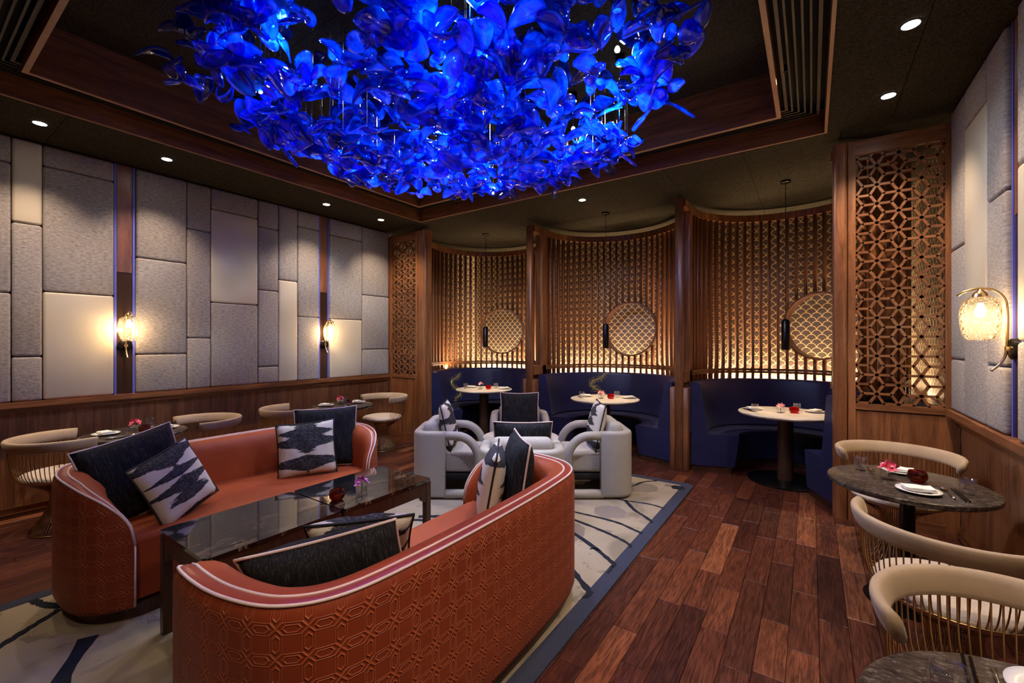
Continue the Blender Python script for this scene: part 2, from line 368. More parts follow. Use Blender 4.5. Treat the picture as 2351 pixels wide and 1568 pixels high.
# ------------------------------------------------------------------ mesh helper
class MB:
    def __init__(s): s.v = []; s.f = []; s.uvs = {}
    def add(s, V, Fc):
        o = len(s.v); s.v += [tuple(p) for p in V]; s.f += [tuple(i + o for i in q) for q in Fc]; return s
    def box(s, x0, x1, y0, y1, z0, z1):
        return s.add([(x0, y0, z0), (x1, y0, z0), (x1, y1, z0), (x0, y1, z0), (x0, y0, z1), (x1, y0, z1), (x1, y1, z1), (x0, y1, z1)],
                     [(0, 3, 2, 1), (4, 5, 6, 7), (0, 1, 5, 4), (1, 2, 6, 5), (2, 3, 7, 6), (3, 0, 4, 7)])
    def obox(s, c, ax, ay, az, hx, hy, hz):
        c = Vector(c); V = []
        for k in (-1, 1):
            for i, j in ((-1, -1), (1, -1), (1, 1), (-1, 1)):
                V.append(c + Vector(ax) * (i * hx) + Vector(ay) * (j * hy) + Vector(az) * (k * hz))
        return s.add(V, [(0, 3, 2, 1), (4, 5, 6, 7), (0, 1, 5, 4), (1, 2, 6, 5), (2, 3, 7, 6), (3, 0, 4, 7)])
    def tube(s, pts, r, nseg=8, closed=False, caps=True):
        pts = [Vector(p) for p in pts]; N = len(pts)
        rs = r if isinstance(r, (list, tuple)) else [r] * N
        V = []; up = None
        for i, p in enumerate(pts):
            if closed: t = pts[(i + 1) % N] - pts[i - 1]
            else: t = pts[min(i + 1, N - 1)] - pts[max(i - 1, 0)]
            if t.length < 1e-9: t = Vector((0, 0, 1))
            t.normalize()
            if up is None:
                up = Vector((0, 0, 1)) if abs(t.z) < 0.9 else Vector((1, 0, 0))
            a = (up - t * up.dot(t))
            if a.length < 1e-6: a = t.orthogonal()
            a.normalize(); up = a; b = t.cross(a)
            for k in range(nseg):
                q = 2 * PI * k / nseg
                V.append(p + (a * math.cos(q) + b * math.sin(q)) * rs[i])
        Fc = []
        for i in range(N if closed else N - 1):
            j = (i + 1) % N
            for k in range(nseg):
                l = (k + 1) % nseg
                Fc.append((i * nseg + k, i * nseg + l, j * nseg + l, j * nseg + k))
        if caps and not closed:
            Fc.append(tuple(reversed(range(nseg)))); Fc.append(tuple((N - 1) * nseg + k for k in range(nseg)))
        return s.add(V, Fc)
    def lathe(s, prof, nseg=24, c=(0, 0, 0), caps=True):
        V = []; Fc = []
        for r, z in prof:
            for k in range(nseg):
                q = 2 * PI * k / nseg
                V.append((c[0] + r * math.cos(q), c[1] + r * math.sin(q), c[2] + z))
        for i in range(len(prof) - 1):
            for k in range(nseg):
                l = (k + 1) % nseg
                Fc.append((i * nseg + k, i * nseg + l, (i + 1) * nseg + l, (i + 1) * nseg + k))
        if caps:
            Fc.append(tuple(reversed(range(nseg)))); Fc.append(tuple((len(prof) - 1) * nseg + k for k in range(nseg)))
        return s.add(V, Fc)
    def arc(s, sec, c, a0, a1, nst, caps=True):
        """sweep a closed section of (radius, z) points about the vertical through c"""
        m = len(sec); V = []; Fc = []
        for i in range(nst + 1):
            q = a0 + (a1 - a0) * i / nst
            for r, z in sec: V.append((c[0] + r * math.cos(q), c[1] + r * math.sin(q), z))
        for i in range(nst):
            for k in range(m):
                l = (k + 1) % m
                Fc.append((i * m + k, (i + 1) * m + k, (i + 1) * m + l, i * m + l))
        if caps:
            Fc.append(tuple(range(m))); Fc.append(tuple(nst * m + k for k in reversed(range(m))))
        return s.add(V, Fc)
    def prism(s, poly, z0, z1):
        m = len(poly)
        V = [(x, y, z0) for x, y in poly] + [(x, y, z1) for x, y in poly]
        Fc = [tuple(reversed(range(m))), tuple(range(m, 2 * m))]
        for k in range(m):
            l = (k + 1) % m; Fc.append((k, l, m + l, m + k))
        return s.add(V, Fc)
    def mesh(s, name, mat, smooth=False, fix=True):
        me = bpy.data.meshes.new(name)
        me.from_pydata(s.v, [], s.f)
        if fix:
            bm = bmesh.new(); bm.from_mesh(me); bmesh.ops.recalc_face_normals(bm, faces=bm.faces[:]); bm.to_mesh(me); bm.free()
        if smooth:
            me.polygons.foreach_set('use_smooth', [True] * len(me.polygons))
            if smooth != 'all':
                try: me.set_sharp_from_angle(angle=math.radians(40))
                except Exception: pass
        me.materials.append(M[mat]); me.update()
        return me
    def build(s, name, mat, parent=None, smooth=False, fix=True):
        return inst(name, s.mesh(name, mat, smooth, fix), parent)

def inst(name, me, parent=None, loc=None, rot=None):
    o = bpy.data.objects.new(name, me); COL.objects.link(o)
    if parent: o.parent = parent
    if loc is not None: o.location = loc
    if rot is not None: o.rotation_euler = rot
    return o
def tag(o, label, cat, group=None):
    if len(label.split()) > 16: print('LONG', len(label.split()), label)
    o['label'] = label; o['category'] = cat
    if group: o['group'] = group
    return o
def thing(name, label, cat, loc=(0, 0, 0), rz=0.0, group=None):
    o = bpy.data.objects.new(name, None); COL.objects.link(o)
    o.empty_display_size = 0.1
    o.location = loc; o.rotation_euler = (0, 0, rz)
    return tag(o, label, cat, group)
def struct(o): o['kind'] = 'structure'; return o
def stuff(o): o['kind'] = 'stuff'; return o
def rbox_mesh(name, sx, sy, sz, bev, mat, seg=3, puff=0.0):
    bm = bmesh.new(); bmesh.ops.create_cube(bm, size=1.0)
    for q in bm.verts: q.co = Vector((q.co.x * sx, q.co.y * sy, q.co.z * sz))
    bmesh.ops.bevel(bm, geom=bm.edges[:], offset=bev, segments=seg, profile=0.5, affect='EDGES', clamp_overlap=True)
    me = bpy.data.meshes.new(name); bm.to_mesh(me); bm.free()
    me.polygons.foreach_set('use_smooth', [True] * len(me.polygons))
    me.materials.append(M[mat]); me.update()
    return me
def rbox(name, c, s, bev, mat, parent=None, seg=3, rot=None):
    return inst(name, rbox_mesh(name, *s, bev, mat, seg), parent, c, rot)
def catmull(P, per=8, closed=False):
    P = [Vector(p) for p in P]; out = []; N = len(P)
    for i in range(N if closed else N - 1):
        p1, p2 = P[i], P[(i + 1) % N]
        p0 = P[i - 1] if (i > 0 or closed) else p1 * 2 - p2
        p3 = P[(i + 2) % N] if (i + 2 < N or closed) else p2 * 2 - p1
        for k in range(per):
            t = k / per
            out.append(0.5 * ((2 * p1) + (p2 - p0) * t + (2 * p0 - 5 * p1 + 4 * p2 - p3) * t * t + (3 * p1 - p0 - 3 * p2 + p3) * t ** 3))
    if not closed: out.append(P[-1].copy())
    return out

# ================================================================== the room
XL, XR, YB, YF, ZC = -5.60, 0.93, 6.90, -1.6, 3.24
# ---- floor with planks
fl = struct(MB().box(XL - 0.1, XR + 0.1, YF - 0.1, YB + 0.1, -0.06, -0.012).build('floor', 'floor_base'))
PW = 0.128
variants = {}
def plank_mesh(L, tone):
    key = (L, tone)
    if key not in variants:
        b = MB(); g = 0.0011; hw = PW / 2 - g; hl = L / 2 - g; c = 0.0018
        b.add([(-hw, -hl, -0.012), (hw, -hl, -0.012), (hw, hl, -0.012), (-hw, hl, -0.012), (-hw, -hl, -c), (hw, -hl, -c), (hw, hl, -c), (-hw, hl, -c),
               (-hw + c, -hl + c, 0), (hw - c, -hl + c, 0), (hw - c, hl - c, 0), (-hw + c, hl - c, 0)],
              [(0, 1, 5, 4), (1, 2, 6, 5), (2, 3, 7, 6), (3, 0, 4, 7), (4, 5, 9, 8), (5, 6, 10, 9), (6, 7, 11, 10), (7, 4, 8, 11), (8, 9, 10, 11)])
        me = b.mesh('plank', 'plank', fix=False)
        a = me.attributes.new('tone', 'FLOAT', 'FACE'); a.data.foreach_set('value', [tone] * len(me.polygons))
        variants[key] = me
    return variants[key]
rnd = random.Random(3)
rest_v, rest_f, rest_t = [], [], []
cand = []
x = XL + PW / 2
while x < XR:
    y = YF - rnd.random() * 0.7
    while y < YB:
        L = rnd.choice((0.46, 0.60, 0.74, 0.88))
        tone = rnd.choice((0.05, 0.15, 0.22, 0.3, 0.36, 0.45, 0.55, 0.7, 0.92))
        yc = y + L / 2
        p = Vector((x, yc, 0)); d = p.dot(FW); l = p.dot(RT)
        vis = d > 0.6 and abs(l / d) < 1.22 and (H / d) < 0.85 and yc < 5.75
        under_rug = -3.7 < x < -1.1 and yc + L / 2 < 4.72
        cand.append((0 if vis and not under_rug else 1, d, x, yc, L, tone))
        y += L
    x += PW
cand.sort(key=lambda q: (q[0], q[1]))
nind = 0
for c_ in cand:
    x, yc, L, tone = c_[2:]
    me = plank_mesh(L, tone)
    if c_[0] == 0 and nind < 300:
        inst('plank', me, fl, (x, yc, 0)); nind += 1
    else:
        o = len(rest_v)
        rest_v += [(q.co.x + x, q.co.y + yc, q.co.z) for q in me.vertices]
        rest_f += [tuple(i + o for i in q.vertices) for q in me.polygons]
        rest_t += [tone] * len(me.polygons)
rb = MB(); rb.v, rb.f = rest_v, rest_f
me = rb.mesh('planks', 'plank', fix=False)
a = me.attributes.new('tone', 'FLOAT', 'FACE'); a.data.foreach_set('value', rest_t)
stuff(inst('plank_field', me, fl))

# ---- walls
wl = struct(MB().box(XL - 0.12, XL, YF - 0.1, 4.62, 0, ZC + 0.02).build('wall_left', 'walnut'))
wr = struct(MB().box(XR, XR + 0.12, YF - 0.1, 4.62, 0, ZC + 0.02).build('wall_right', 'walnut'))
struct(MB().box(XL - 0.12, XR + 0.12, YB, YB + 0.1, 0, ZC + 0.02).build('wall_back', 'scallop_x'))
struct(MB().box(XL - 0.12, XR + 0.12, YF - 0.22, YF - 0.1, 0, ZC + 0.02).build('wall_front', 'walnut'))
struct(MB().box(XL - 0.12, XL, 4.62, YB, 0, ZC + 0.02).build('wall_booth_left', 'scallop_y'))
struct(MB().box(XR, XR + 0.12, 4.62, YB, 0, ZC + 0.02).build('wall_booth_right', 'scallop_y'))

def panel(parent, side, y0, y1, z0, z1, mat):
    t = 0.055
    me = rbox_mesh('panel', t, y1 - y0 - 0.004, z1 - z0 - 0.004, 0.021, mat, 4)
    x = XL + 0.005 + t / 2 if side < 0 else XR - 0.005 - t / 2
    return inst('panel', me, parent, (x, (y0 + y1) / 2, (z0 + z1) / 2))
ZT, ZB = 3.225, 0.985
colsL = [(-1.6, -0.9, [2.2, 1.5], ''), (-0.9, -0.1, [2.6, 1.4], 'f l f'), (-0.1, 0.634, [3.0, 1.91], ''),
         (0.634, 0.816, [2.51, 1.37], 'l'), (0.816, 1.290, [3.04, 1.94], 'ffl'),
         (1.455, 1.885, [2.34, 1.37], ''), (1.885, 2.112, [2.72, 1.54], ''), (2.112, 2.616, [2.99, 1.94], 'fl'), (2.616, 2.863, [2.90, 2.13, 1.19], ''),
         (2.863, 3.112, [2.28], 'fl'), (3.112, 3.418, [3.01, 1.83], ''), (3.575, 4.105, [2.99, 1.82], 'ffl'), (4.105, 4.605, [2.20, 1.38], '')]
for y0, y1, sp, lea in colsL:
    zz = [ZT] + sp + [ZB]; lea = lea.replace(' ', '')
    for i in range(len(zz) - 1):
        panel(wl, -1, y0, y1, zz[i + 1], zz[i], 'wall_leather' if i < len(lea) and lea[i] == 'l' else 'wall_fabric')
colsR = [(4.257, 4.605, [2.18, 1.37], ''), (3.795, 4.257, [2.96, 1.75], 'fl'), (3.485, 3.795, [2.33, 1.36], ''), (2.9, 3.32, [2.4, 1.5], 'flf'), (2.2, 2.9, [2.9, 1.9], ''), (1.45, 2.2, [2.5, 1.4], 'f'), (0.4, 1.30, [2.9, 1.9], 'ffl'), (-0.8, 0.4, [2.4, 1.5], '')]
for y0, y1, sp, lea in colsR:
    zz = [ZT] + sp + [ZB]
    for i in range(len(zz) - 1):
        panel(wr, 1, y0, y1, zz[i + 1], zz[i], 'wall_leather' if i < len(lea) and lea[i] == 'l' else 'wall_fabric')
def sconce_strip(parent, side, y0, y1, k):
    xw = XL if side < 0 else XR
    def bx(nm, ya, yb, za, zb, x1, mat): 
        a_, b_ = sorted((xw, xw - side * x1)); return MB().box(a_, b_, ya, yb, za, zb).build(nm, mat, parent)
    bx('strip_back', y0, y1, ZB, ZT, 0.004, 'panel_back')
    bx('blue_edge', y0 + 0.003, y0 + 0.022, ZB, ZT, 0.035, 'painted_blue_glow')
    bx('blue_edge', y1 - 0.022, y1 - 0.003, ZB, ZT, 0.035, 'painted_blue_glow')
    bx('strip_board', y0 + 0.026, y1 - 0.026, 2.18, ZT, 0.03, 'walnut')
    bx('mirror_strip', y0 + 0.026, y1 - 0.026, ZB, 2.18, 0.026, 'bronze_panel')
sconce_strip(wl, -1, 1.290, 1.455, 0)
sconce_strip(wl, -1, 3.418, 3.575, 1)
sconce_strip(wr, 1, 3.32, 3.485, 2)
sconce_strip(wr, 1, 1.30, 1.45, 3)
# ledge caps and skirting
k = 1
for xw, s, yE in ((XL, 1, 4.60), (XR, -1, 4.60)):
    def bb(za, zb, d, nm, mat):
        a_, b_ = sorted((xw, xw + s * d)); return struct(MB().box(a_, b_, YF, yE, za, zb).build(nm, mat))
    bb(0.938, 0.985, 0.085, 'trim_%d' % k, 'walnut_y'); bb(0.895, 0.938, 0.045, 'trim_%d' % (k + 1), 'walnut_y')
    nm = 'left' if s > 0 else 'right'
    bs = bb(0.0, 0.034, 0.022, 'baseboard_' + nm, 'dark_wood')
    a_, b_ = sorted((xw, xw + s * 0.018)); MB().box(a_, b_, YF, yE, 0.040, 0.085).build('skirting_board', 'walnut_y', bs)
    for z in (0.034, 0.085):
        a_, b_ = sorted((xw, xw + s * 0.024)); MB().box(a_, b_, YF, yE, z, z + 0.006).build('metal_bead', 'brass', bs)
    k += 2

# ---- ceiling with tray
TX0, TX1, TY0, TY1 = -4.67, 0.09, 0.20, 4.45
IX0, IX1, IY0, IY1 = -4.32, -0.23, 0.57, 4.09
ZU = 3.68
cb = MB()
for a_ in ((XL - 0.1, TX0 - 0.02, YF - 0.2, YB + 0.1), (TX1 + 0.02, XR + 0.1, YF - 0.2, YB + 0.1), (TX0 - 0.02, TX1 + 0.02, TY1 + 0.02, YB + 0.1), (TX0 - 0.02, TX1 + 0.02, YF - 0.2, TY0 - 0.02)):
    cb.box(a_[0], a_[1], a_[2], a_[3], ZC + 0.022, ZC + 0.06)
cb.box(TX0 - 0.1, TX1 + 0.1, TY0 - 0.1, TY1 + 0.1, ZU + 0.02, ZU + 0.08)
ce = struct(cb.build('ceiling', 'black'))
def cpanel(x0, x1, y0, y1, z=ZC):
    MB().box(x0 + 0.002, x1 - 0.002, y0 + 0.002, y1 - 0.002, z, z + 0.022).build('ceiling_panel', 'ceiling_plaster', ce)
def cgrid(x0, x1, y0, y1, nx, ny, z=ZC):
    for i in range(nx):
        for j in range(ny):
            cpanel(x0 + (x1 - x0) * i / nx, x0 + (x1 - x0) * (i + 1) / nx, y0 + (y1 - y0) * j / ny, y0 + (y1 - y0) * (j + 1) / ny, z)
cgrid(XL, TX0 - 0.02, YF, TY1 + 0.02, 1, 5)
cgrid(TX1 + 0.02, XR, YF, TY1 + 0.02, 2, 5)
cgrid(XL, XR, TY1 + 0.02, YB, 9, 2)
cgrid(TX0 - 0.02, TX1 + 0.02, YF, TY0 - 0.02, 4, 1)
cgrid(IX0 - 0.03, IX1 + 0.03, IY0 - 0.03, IY1 + 0.03, 3, 3, ZU)
def ring(nm, mat, X0, X1, Y0, Y1, wdt, z0, z1):
    """four boards around a rectangle, each its own piece; X0.. is the inner edge"""
    mx_ = mat + '_x' if mat == 'walnut' else mat
    my_ = mat + '_y' if mat == 'walnut' else mat
    MB().box(X0 - wdt, X0, Y0 - wdt, Y1 + wdt, z0, z1).build(nm, my_, ce)
    MB().box(X1, X1 + wdt, Y0 - wdt, Y1 + wdt, z0, z1).build(nm, my_, ce)
    MB().box(X0, X1, Y0 - wdt, Y0, z0, z1).build(nm, mx_, ce)
    MB().box(X0, X1, Y1, Y1 + wdt, z0, z1).build(nm, mx_, ce)
ring('fascia_board', 'walnut', TX0, TX1, TY0, TY1, 0.018, ZC - 0.002, ZC + 0.20)
ring('lit_edge_bead', 'lit_edge_wood', TX0 + 0.001, TX1 - 0.001, TY0 + 0.001, TY1 - 0.001, 0.02, ZC - 0.008, ZC - 0.002)  # added bead; the board edge's bright light is put into its lighter wood
ring('tray_board', 'walnut', IX0, IX1, IY0, IY1, 0.028, 3.306, ZU)
ring('lit_edge_bead', 'lit_edge_wood', IX0 + 0.001, IX1 - 0.001, IY0 + 0.001, IY1 - 0.001, 0.03, 3.30, 3.306)
ring('grille_back', 'black', IX0 - 0.03, IX1 + 0.03, IY0 - 0.03, IY1 + 0.03, 0.30, ZC + 0.205, ZC + 0.22)
for q in range(6):
    o = 0.055 + q * 0.042
    wd = 0.020 if q in (0, 5) else 0.012
    ring('grille_slat', 'grille_metal', IX0 - o, IX1 + o, IY0 - o, IY1 + o, wd, 3.365, 3.40)

# ---- recessed downlights
dm_ring = MB().lathe([(0.040, 0.0), (0.040, -0.002), (0.050, -0.003), (0.054, 0.0)], 24, caps=False).mesh('trim_ring', 'black', True)
dm_lens = MB().lathe([(0.001, -0.0025), (0.040, -0.0025), (0.040, 0.0), (0.001, 0.0)], 20).mesh('lens', 'lens_glow')
DL = [(-5.07, 0.73, 'above the padded wall, furthest from the booths'), (-5.07, 1.56, 'beside the first wall lamp of the upholstered wall'),
      (-5.07, 3.22, 'beside the second wall lamp of the upholstered wall'), (-5.07, 4.07, 'in the corner next to the narrow lattice screen'),
      (-2.32, 4.90, 'in the dark ceiling in front of the middle booth'), (0.45, 3.21, 'above the dining table with the amber candle bowl'),
      (0.45, 4.05, 'in front of the wide lattice screen')]
for x, y, where in DL + [(-5.07, -0.3, None), (0.45, 1.45, None), (0.45, 0.2, None), (-0.75, -0.45, None)]:  # the last lamp is unseen, added to brighten the aisle sofa
    z = ZC - 0.001
    if where:
        t = thing('recessed_downlight', 'small round recessed ceiling spotlight ' + where, 'ceiling light', (x, y, z))
        inst('trim_ring', dm_ring, t); inst('lens', dm_lens, t)
        p = t
    else: p = None
    lean = (-0.28, 0.42, -1) if x == -0.75 else (-0.10 if x < -3 else (-0.05 if x > 0 else 0), 0.24 if y > 4 else 0, -1)
    light('SPOT', 'downlight_beam', (0, 0, -0.012) if p else (x, y, z - 0.012), P_DOWN * (1.3 if x > 0 else (0.6 if x == -0.75 else 1.0)), SOFT, p, lean, 0.03, 95, 0.85)

# ================================================================== booths
BC = [-4.36, -2.30, -0.24]      # booth centres
BY = 5.65                       # centre of each round
BR = 0.98
ZR0, ZR1 = 3.08, 3.165          # head rim
BN = ['booth nearest the padded wall', 'middle booth', 'booth nearest the wide lattice']
RNG = [(math.radians(0), math.radians(247)), (math.radians(0), math.radians(180)), (math.radians(-67), math.radians(180))]
slat_me = rbox_mesh('slat', 0.055, 0.034, ZR0 - 0.99 + 0.004, 0.003, 'walnut', 1)
def arc_sec(r0, r1, z0, z1, b=0.0):
    if b == 0: return [(r0, z0), (r1, z0), (r1, z1), (r0, z1)]
    return [(r0 + b, z0), (r1 - b, z0), (r1, z0 + b), (r1, z1 - b), (r1 - b, z1), (r0 + b, z1), (r0, z1 - b), (r0, z0 + b)]
def round_sec(pts, b, seg=4):
    """round the corners of a closed (r, z) section"""
    out = []
    N = len(pts)
    for i in range(N):
        p = Vector(pts[i]); a = Vector(pts[i - 1]); c = Vector(pts[(i + 1) % N])
        da = min(b, (a - p).length * 0.45); dc = min(b, (c - p).length * 0.45)
        p0 = p + (a - p).normalized() * da; p1 = p + (c - p).normalized() * dc
        for k in range(seg + 1):
            t = k / seg
            q = p0 * (1 - t) ** 2 + p * 2 * t * (1 - t) + p1 * t * t
            out.append((q.x, q.y))
    return out
for i, cx in enumerate(BC):
    a0, a1 = RNG[i]
    t = thing('slat_screen', 'tall curved walnut slat screen lit from behind around the ' + BN[i], 'slatted screen', (cx, BY, 0), 0, 'curved slat screens of the booths')
    c = (0, 0)
    nst = int((a1 - a0) / math.radians(4))
    MB().arc(arc_sec(BR - 0.012, BR + 0.047, ZR0, ZR1), c, a0, a1, nst).build('head_rim', 'walnut', t, True)
    MB().arc(arc_sec(BR - 0.022, BR + 0.047, 1.118, 1.146), c, a0, a1, nst).build('mid_rail', 'walnut', t, True)
    MB().arc(arc_sec(BR - 0.014, BR + 0.047, 1.086, 1.112), c, a0, a1, nst).build('mid_rail', 'walnut', t, True)
    step = math.radians(5.75)
    m = int((a1 - a0) / step)
    for j in range(m + 1):
        q = a0 + (a1 - a0) * (j + 0.5) / (m + 1)
        qd = math.acos((-0.36, 0.0, 0.36)[i] / 0.98); u_ = (BR + 0.0185) * math.sin(q - qd)
        if abs(u_) < 0.41 and math.cos(q - qd) > 0:
            hz = math.sqrt(0.4146 ** 2 - u_ * u_)
            for za, zb in ((0.988, 1.69 - hz), (1.69 + hz, ZR0 + 0.002)):
                sm = rbox_mesh('slat', 0.055, 0.034, zb - za, 0.003, 'walnut', 1)
                inst('slat', sm, t, ((BR + 0.0185) * math.cos(q), (BR + 0.0185) * math.sin(q), (za + zb) / 2), (0, 0, q))
            continue
        inst('slat', slat_me, t, ((BR + 0.0185) * math.cos(q), (BR + 0.0185) * math.sin(q), (ZR0 + 0.99) / 2), (0, 0, q))
    # straight returns towards the posts
    sides = (-1, 1) if i == 1 else ((1,) if i == 0 else (-1,))
    for s in sides:
        x0, x1 = sorted((s * (BR - 0.012), s * (BR + 0.047)))
        MB().box(x0, x1, -0.33, 0.03, ZR0, ZR1).build('head_rim', 'walnut', t)
        MB().box(x0, x1, -0.33, 0.03, 1.02, 1.15).build('low_rail', 'walnut_y', t)
        MB().box(x0, x1, -0.09, 0.03, 0.99, ZR0).build('jamb_post', 'walnut', t)
# posts between booths
for j, x in enumerate((-3.33, -1.27)):
    t = thing('divider_post', 'slim walnut post between the middle booth and the %s' % BN[0 if j == 0 else 2], 'post', (x, 5.30, 0), 0, 'posts dividing the booths')
    rbox('post', (0, 0, 1.585), (0.085, 0.07, 3.166), 0.004, 'walnut', t, 1)
    for s in (-1, 1):
        rbox('post_cladding', (s * 0.0725, 0.03, 0.4825), (0.055, 0.12, 0.963), 0.003, 'walnut', t, 1)
    MB().box(-0.028, 0.028, 0.04, 0.30, 0.0, 0.99).build('divider_panel', 'walnut_y', t)

# banquettes
SEAT_Z = 0.43
ENDS = [(math.radians(-17), math.radians(247)), (math.radians(-17), math.radians(197)), (math.radians(-66), math.radians(197))]
def dragon(parent, c, q0, r, z0, sgn):
    """raised gold embroidery: a curling serpent with a mane, stitched on the inside of the back"""
    b = MB()
    def P(u, z):
        q = q0 + u / r; ri = 0.775 + (z - 0.432) * 0.153 + 0.001
        return (c[0] + ri * math.cos(q), c[1] + ri * math.sin(q), z)
    body = [(0.00, 0.0), (0.10, 0.05), (0.13, 0.13), (0.04, 0.18), (-0.05, 0.24), (-0.03, 0.32), (0.07, 0.36), (0.13, 0.42)]
    pts = catmull([(u * sgn, z, 0) for u, z in body], 6)
    b.tube([P(p.x, z0 + p.y) for p in pts], [0.005 + 0.010 * math.sin(PI * k / (len(pts) - 1)) for k in range(len(pts))], 6)
    rr = random.Random(5)
    for k in range(0, len(pts), 1):
        p = pts[k]; aa = rr.uniform(0, 2 * PI)
        for m in range(3):
            an = aa + m * 1.3; L = rr.uniform(0.03, 0.085)
            w1 = (p.x + L * 0.5 * math.cos(an), p.y + L * 0.5 * math.sin(an)); w2 = (p.x + L * math.cos(an + 0.7), p.y + L * math.sin(an + 0.7))
            b.tube([P(p.x, z0 + p.y), P(w1[0], z0 + w1[1]), P(w2[0], z0 + w2[1])], [0.005, 0.004, 0.002], 4)
    b.build('dragon_embroidery', 'gold_thread', parent, True)
for i, cx in enumerate(BC):
    a0, a1 = ENDS[i]
    t = thing('banquette', 'curved navy leather banquette of the ' + BN[i], 'booth bench', (cx, BY, 0), 0, 'navy banquettes of the booths')
    n_ = int((a1 - a0) / math.radians(5))
    MB().arc(arc_sec(0.53, 0.95, 0.0, 0.065), (0, 0), a0 + 0.02, a1 - 0.02, n_).build('plinth', 'dark_wood', t, True)
    seat = round_sec([(0.50, 0.066), (0.96, 0.066), (0.96, SEAT_Z), (0.45, SEAT_Z)], 0.025)
    MB().arc(seat, (0, 0), a0, a1, n_).build('seat', 'navy_leather', t, True)
    back = round_sec([(0.775, SEAT_Z + 0.002), (0.975, SEAT_Z + 0.002), (0.975, 1.02), (0.865, 1.02)], 0.035)
    cuts = [a0, a0 + (a1 - a0) * 0.36, a1] if i != 2 else [a0, a0 + (a1 - a0) * 0.42, a1]
    for q in range(len(cuts) - 1):
        g = 0.002 if q else 0
        MB().arc(back, (0, 0), cuts[q] + g, cuts[q + 1] - 0.002, max(4, int((cuts[q + 1] - cuts[q]) / math.radians(5)))).build('backrest', 'navy_leather', t, True)
    if i == 0: dragon(t, (0, 0), math.radians(174), 0.80, 0.50, -1)
    if i == 1: dragon(t, (0, 0), math.radians(125), 0.815, 0.56, -1)

# round moon-window rings set into the slats
for i, cx in enumerate(BC):
    q = math.acos((-0.36, 0.0, 0.36)[i] / 0.98)
    r = 0.935
    t = thing('moon_ring', 'round walnut ring framing scallop wallpaper in the ' + BN[i], 'ring frame', (cx + r * math.cos(q), BY + r * math.sin(q), 1.69), 0, 'moon rings of the booths')
    t.rotation_euler = (PI / 2, 0, q - PI / 2)   # local z looks at the booth's centre
    N = 64; R0, R1 = 0.398, 0.413
    MB().arc([(R0, -0.085), (R1, -0.085), (R1, 0.065), (R0, 0.065)], (0, 0), 0, 2 * PI, N, caps=False).build('frame', 'dark_wood', t, True)
    MB().arc([(R0 - 0.004, 0.060), (R1 + 0.004, 0.060), (R1 + 0.004, 0.072), (R0 - 0.004, 0.072)], (0, 0), 0, 2 * PI, N, caps=False).build('lip', 'walnut', t, True)

# LED strips hidden behind the banquettes, washing the wallpaper
for nm, loc, sx, sy in (('back', ((XL + XR) / 2, 6.845, 0.93), 6.4, 0.03),):
    t = thing('led_strip', 'warm light strip hidden along the foot of the scallop wallpaper', 'light strip', (0, 0, 0))
    MB().box(XL + 0.05, XR - 0.05, 6.82, 6.87, 0.90, 0.925).build('housing', 'black_metal', t)
    light('AREA', 'led_beam', loc, P_LED, WARM, t, (0, 0.05, 1), sx=sx, sy=sy)
    MB().box(XL + 0.02, XR - 0.02, 6.72, YB - 0.002, 0.0, 0.90).build('shelf', 'walnut', t)
for nm, x, s in (('left', XL + 0.10, -1), ('right', XR - 0.10, 1)):
    t = thing('led_strip', 'warm light strip on the shelf behind the %s lattice screen' % ('narrow' if s < 0 else 'wide'), 'light strip', (0, 0, 0))
    MB().box(x - 0.02, x + 0.02, 4.85, 6.6, 0.965, 0.985).build('housing', 'black_metal', t)
    light('AREA', 'led_beam', (x, 5.7, 0.99), P_LED * 0.09, WARM, t, (s * 0.22, 0, 1), sx=0.04, sy=1.7)
    a_, b_ = sorted((x - s * 0.02, x + s * 0.097)); MB().box(a_, b_, 4.72, 6.7, 0.0, 0.965).build('shelf', 'white_marble', t)

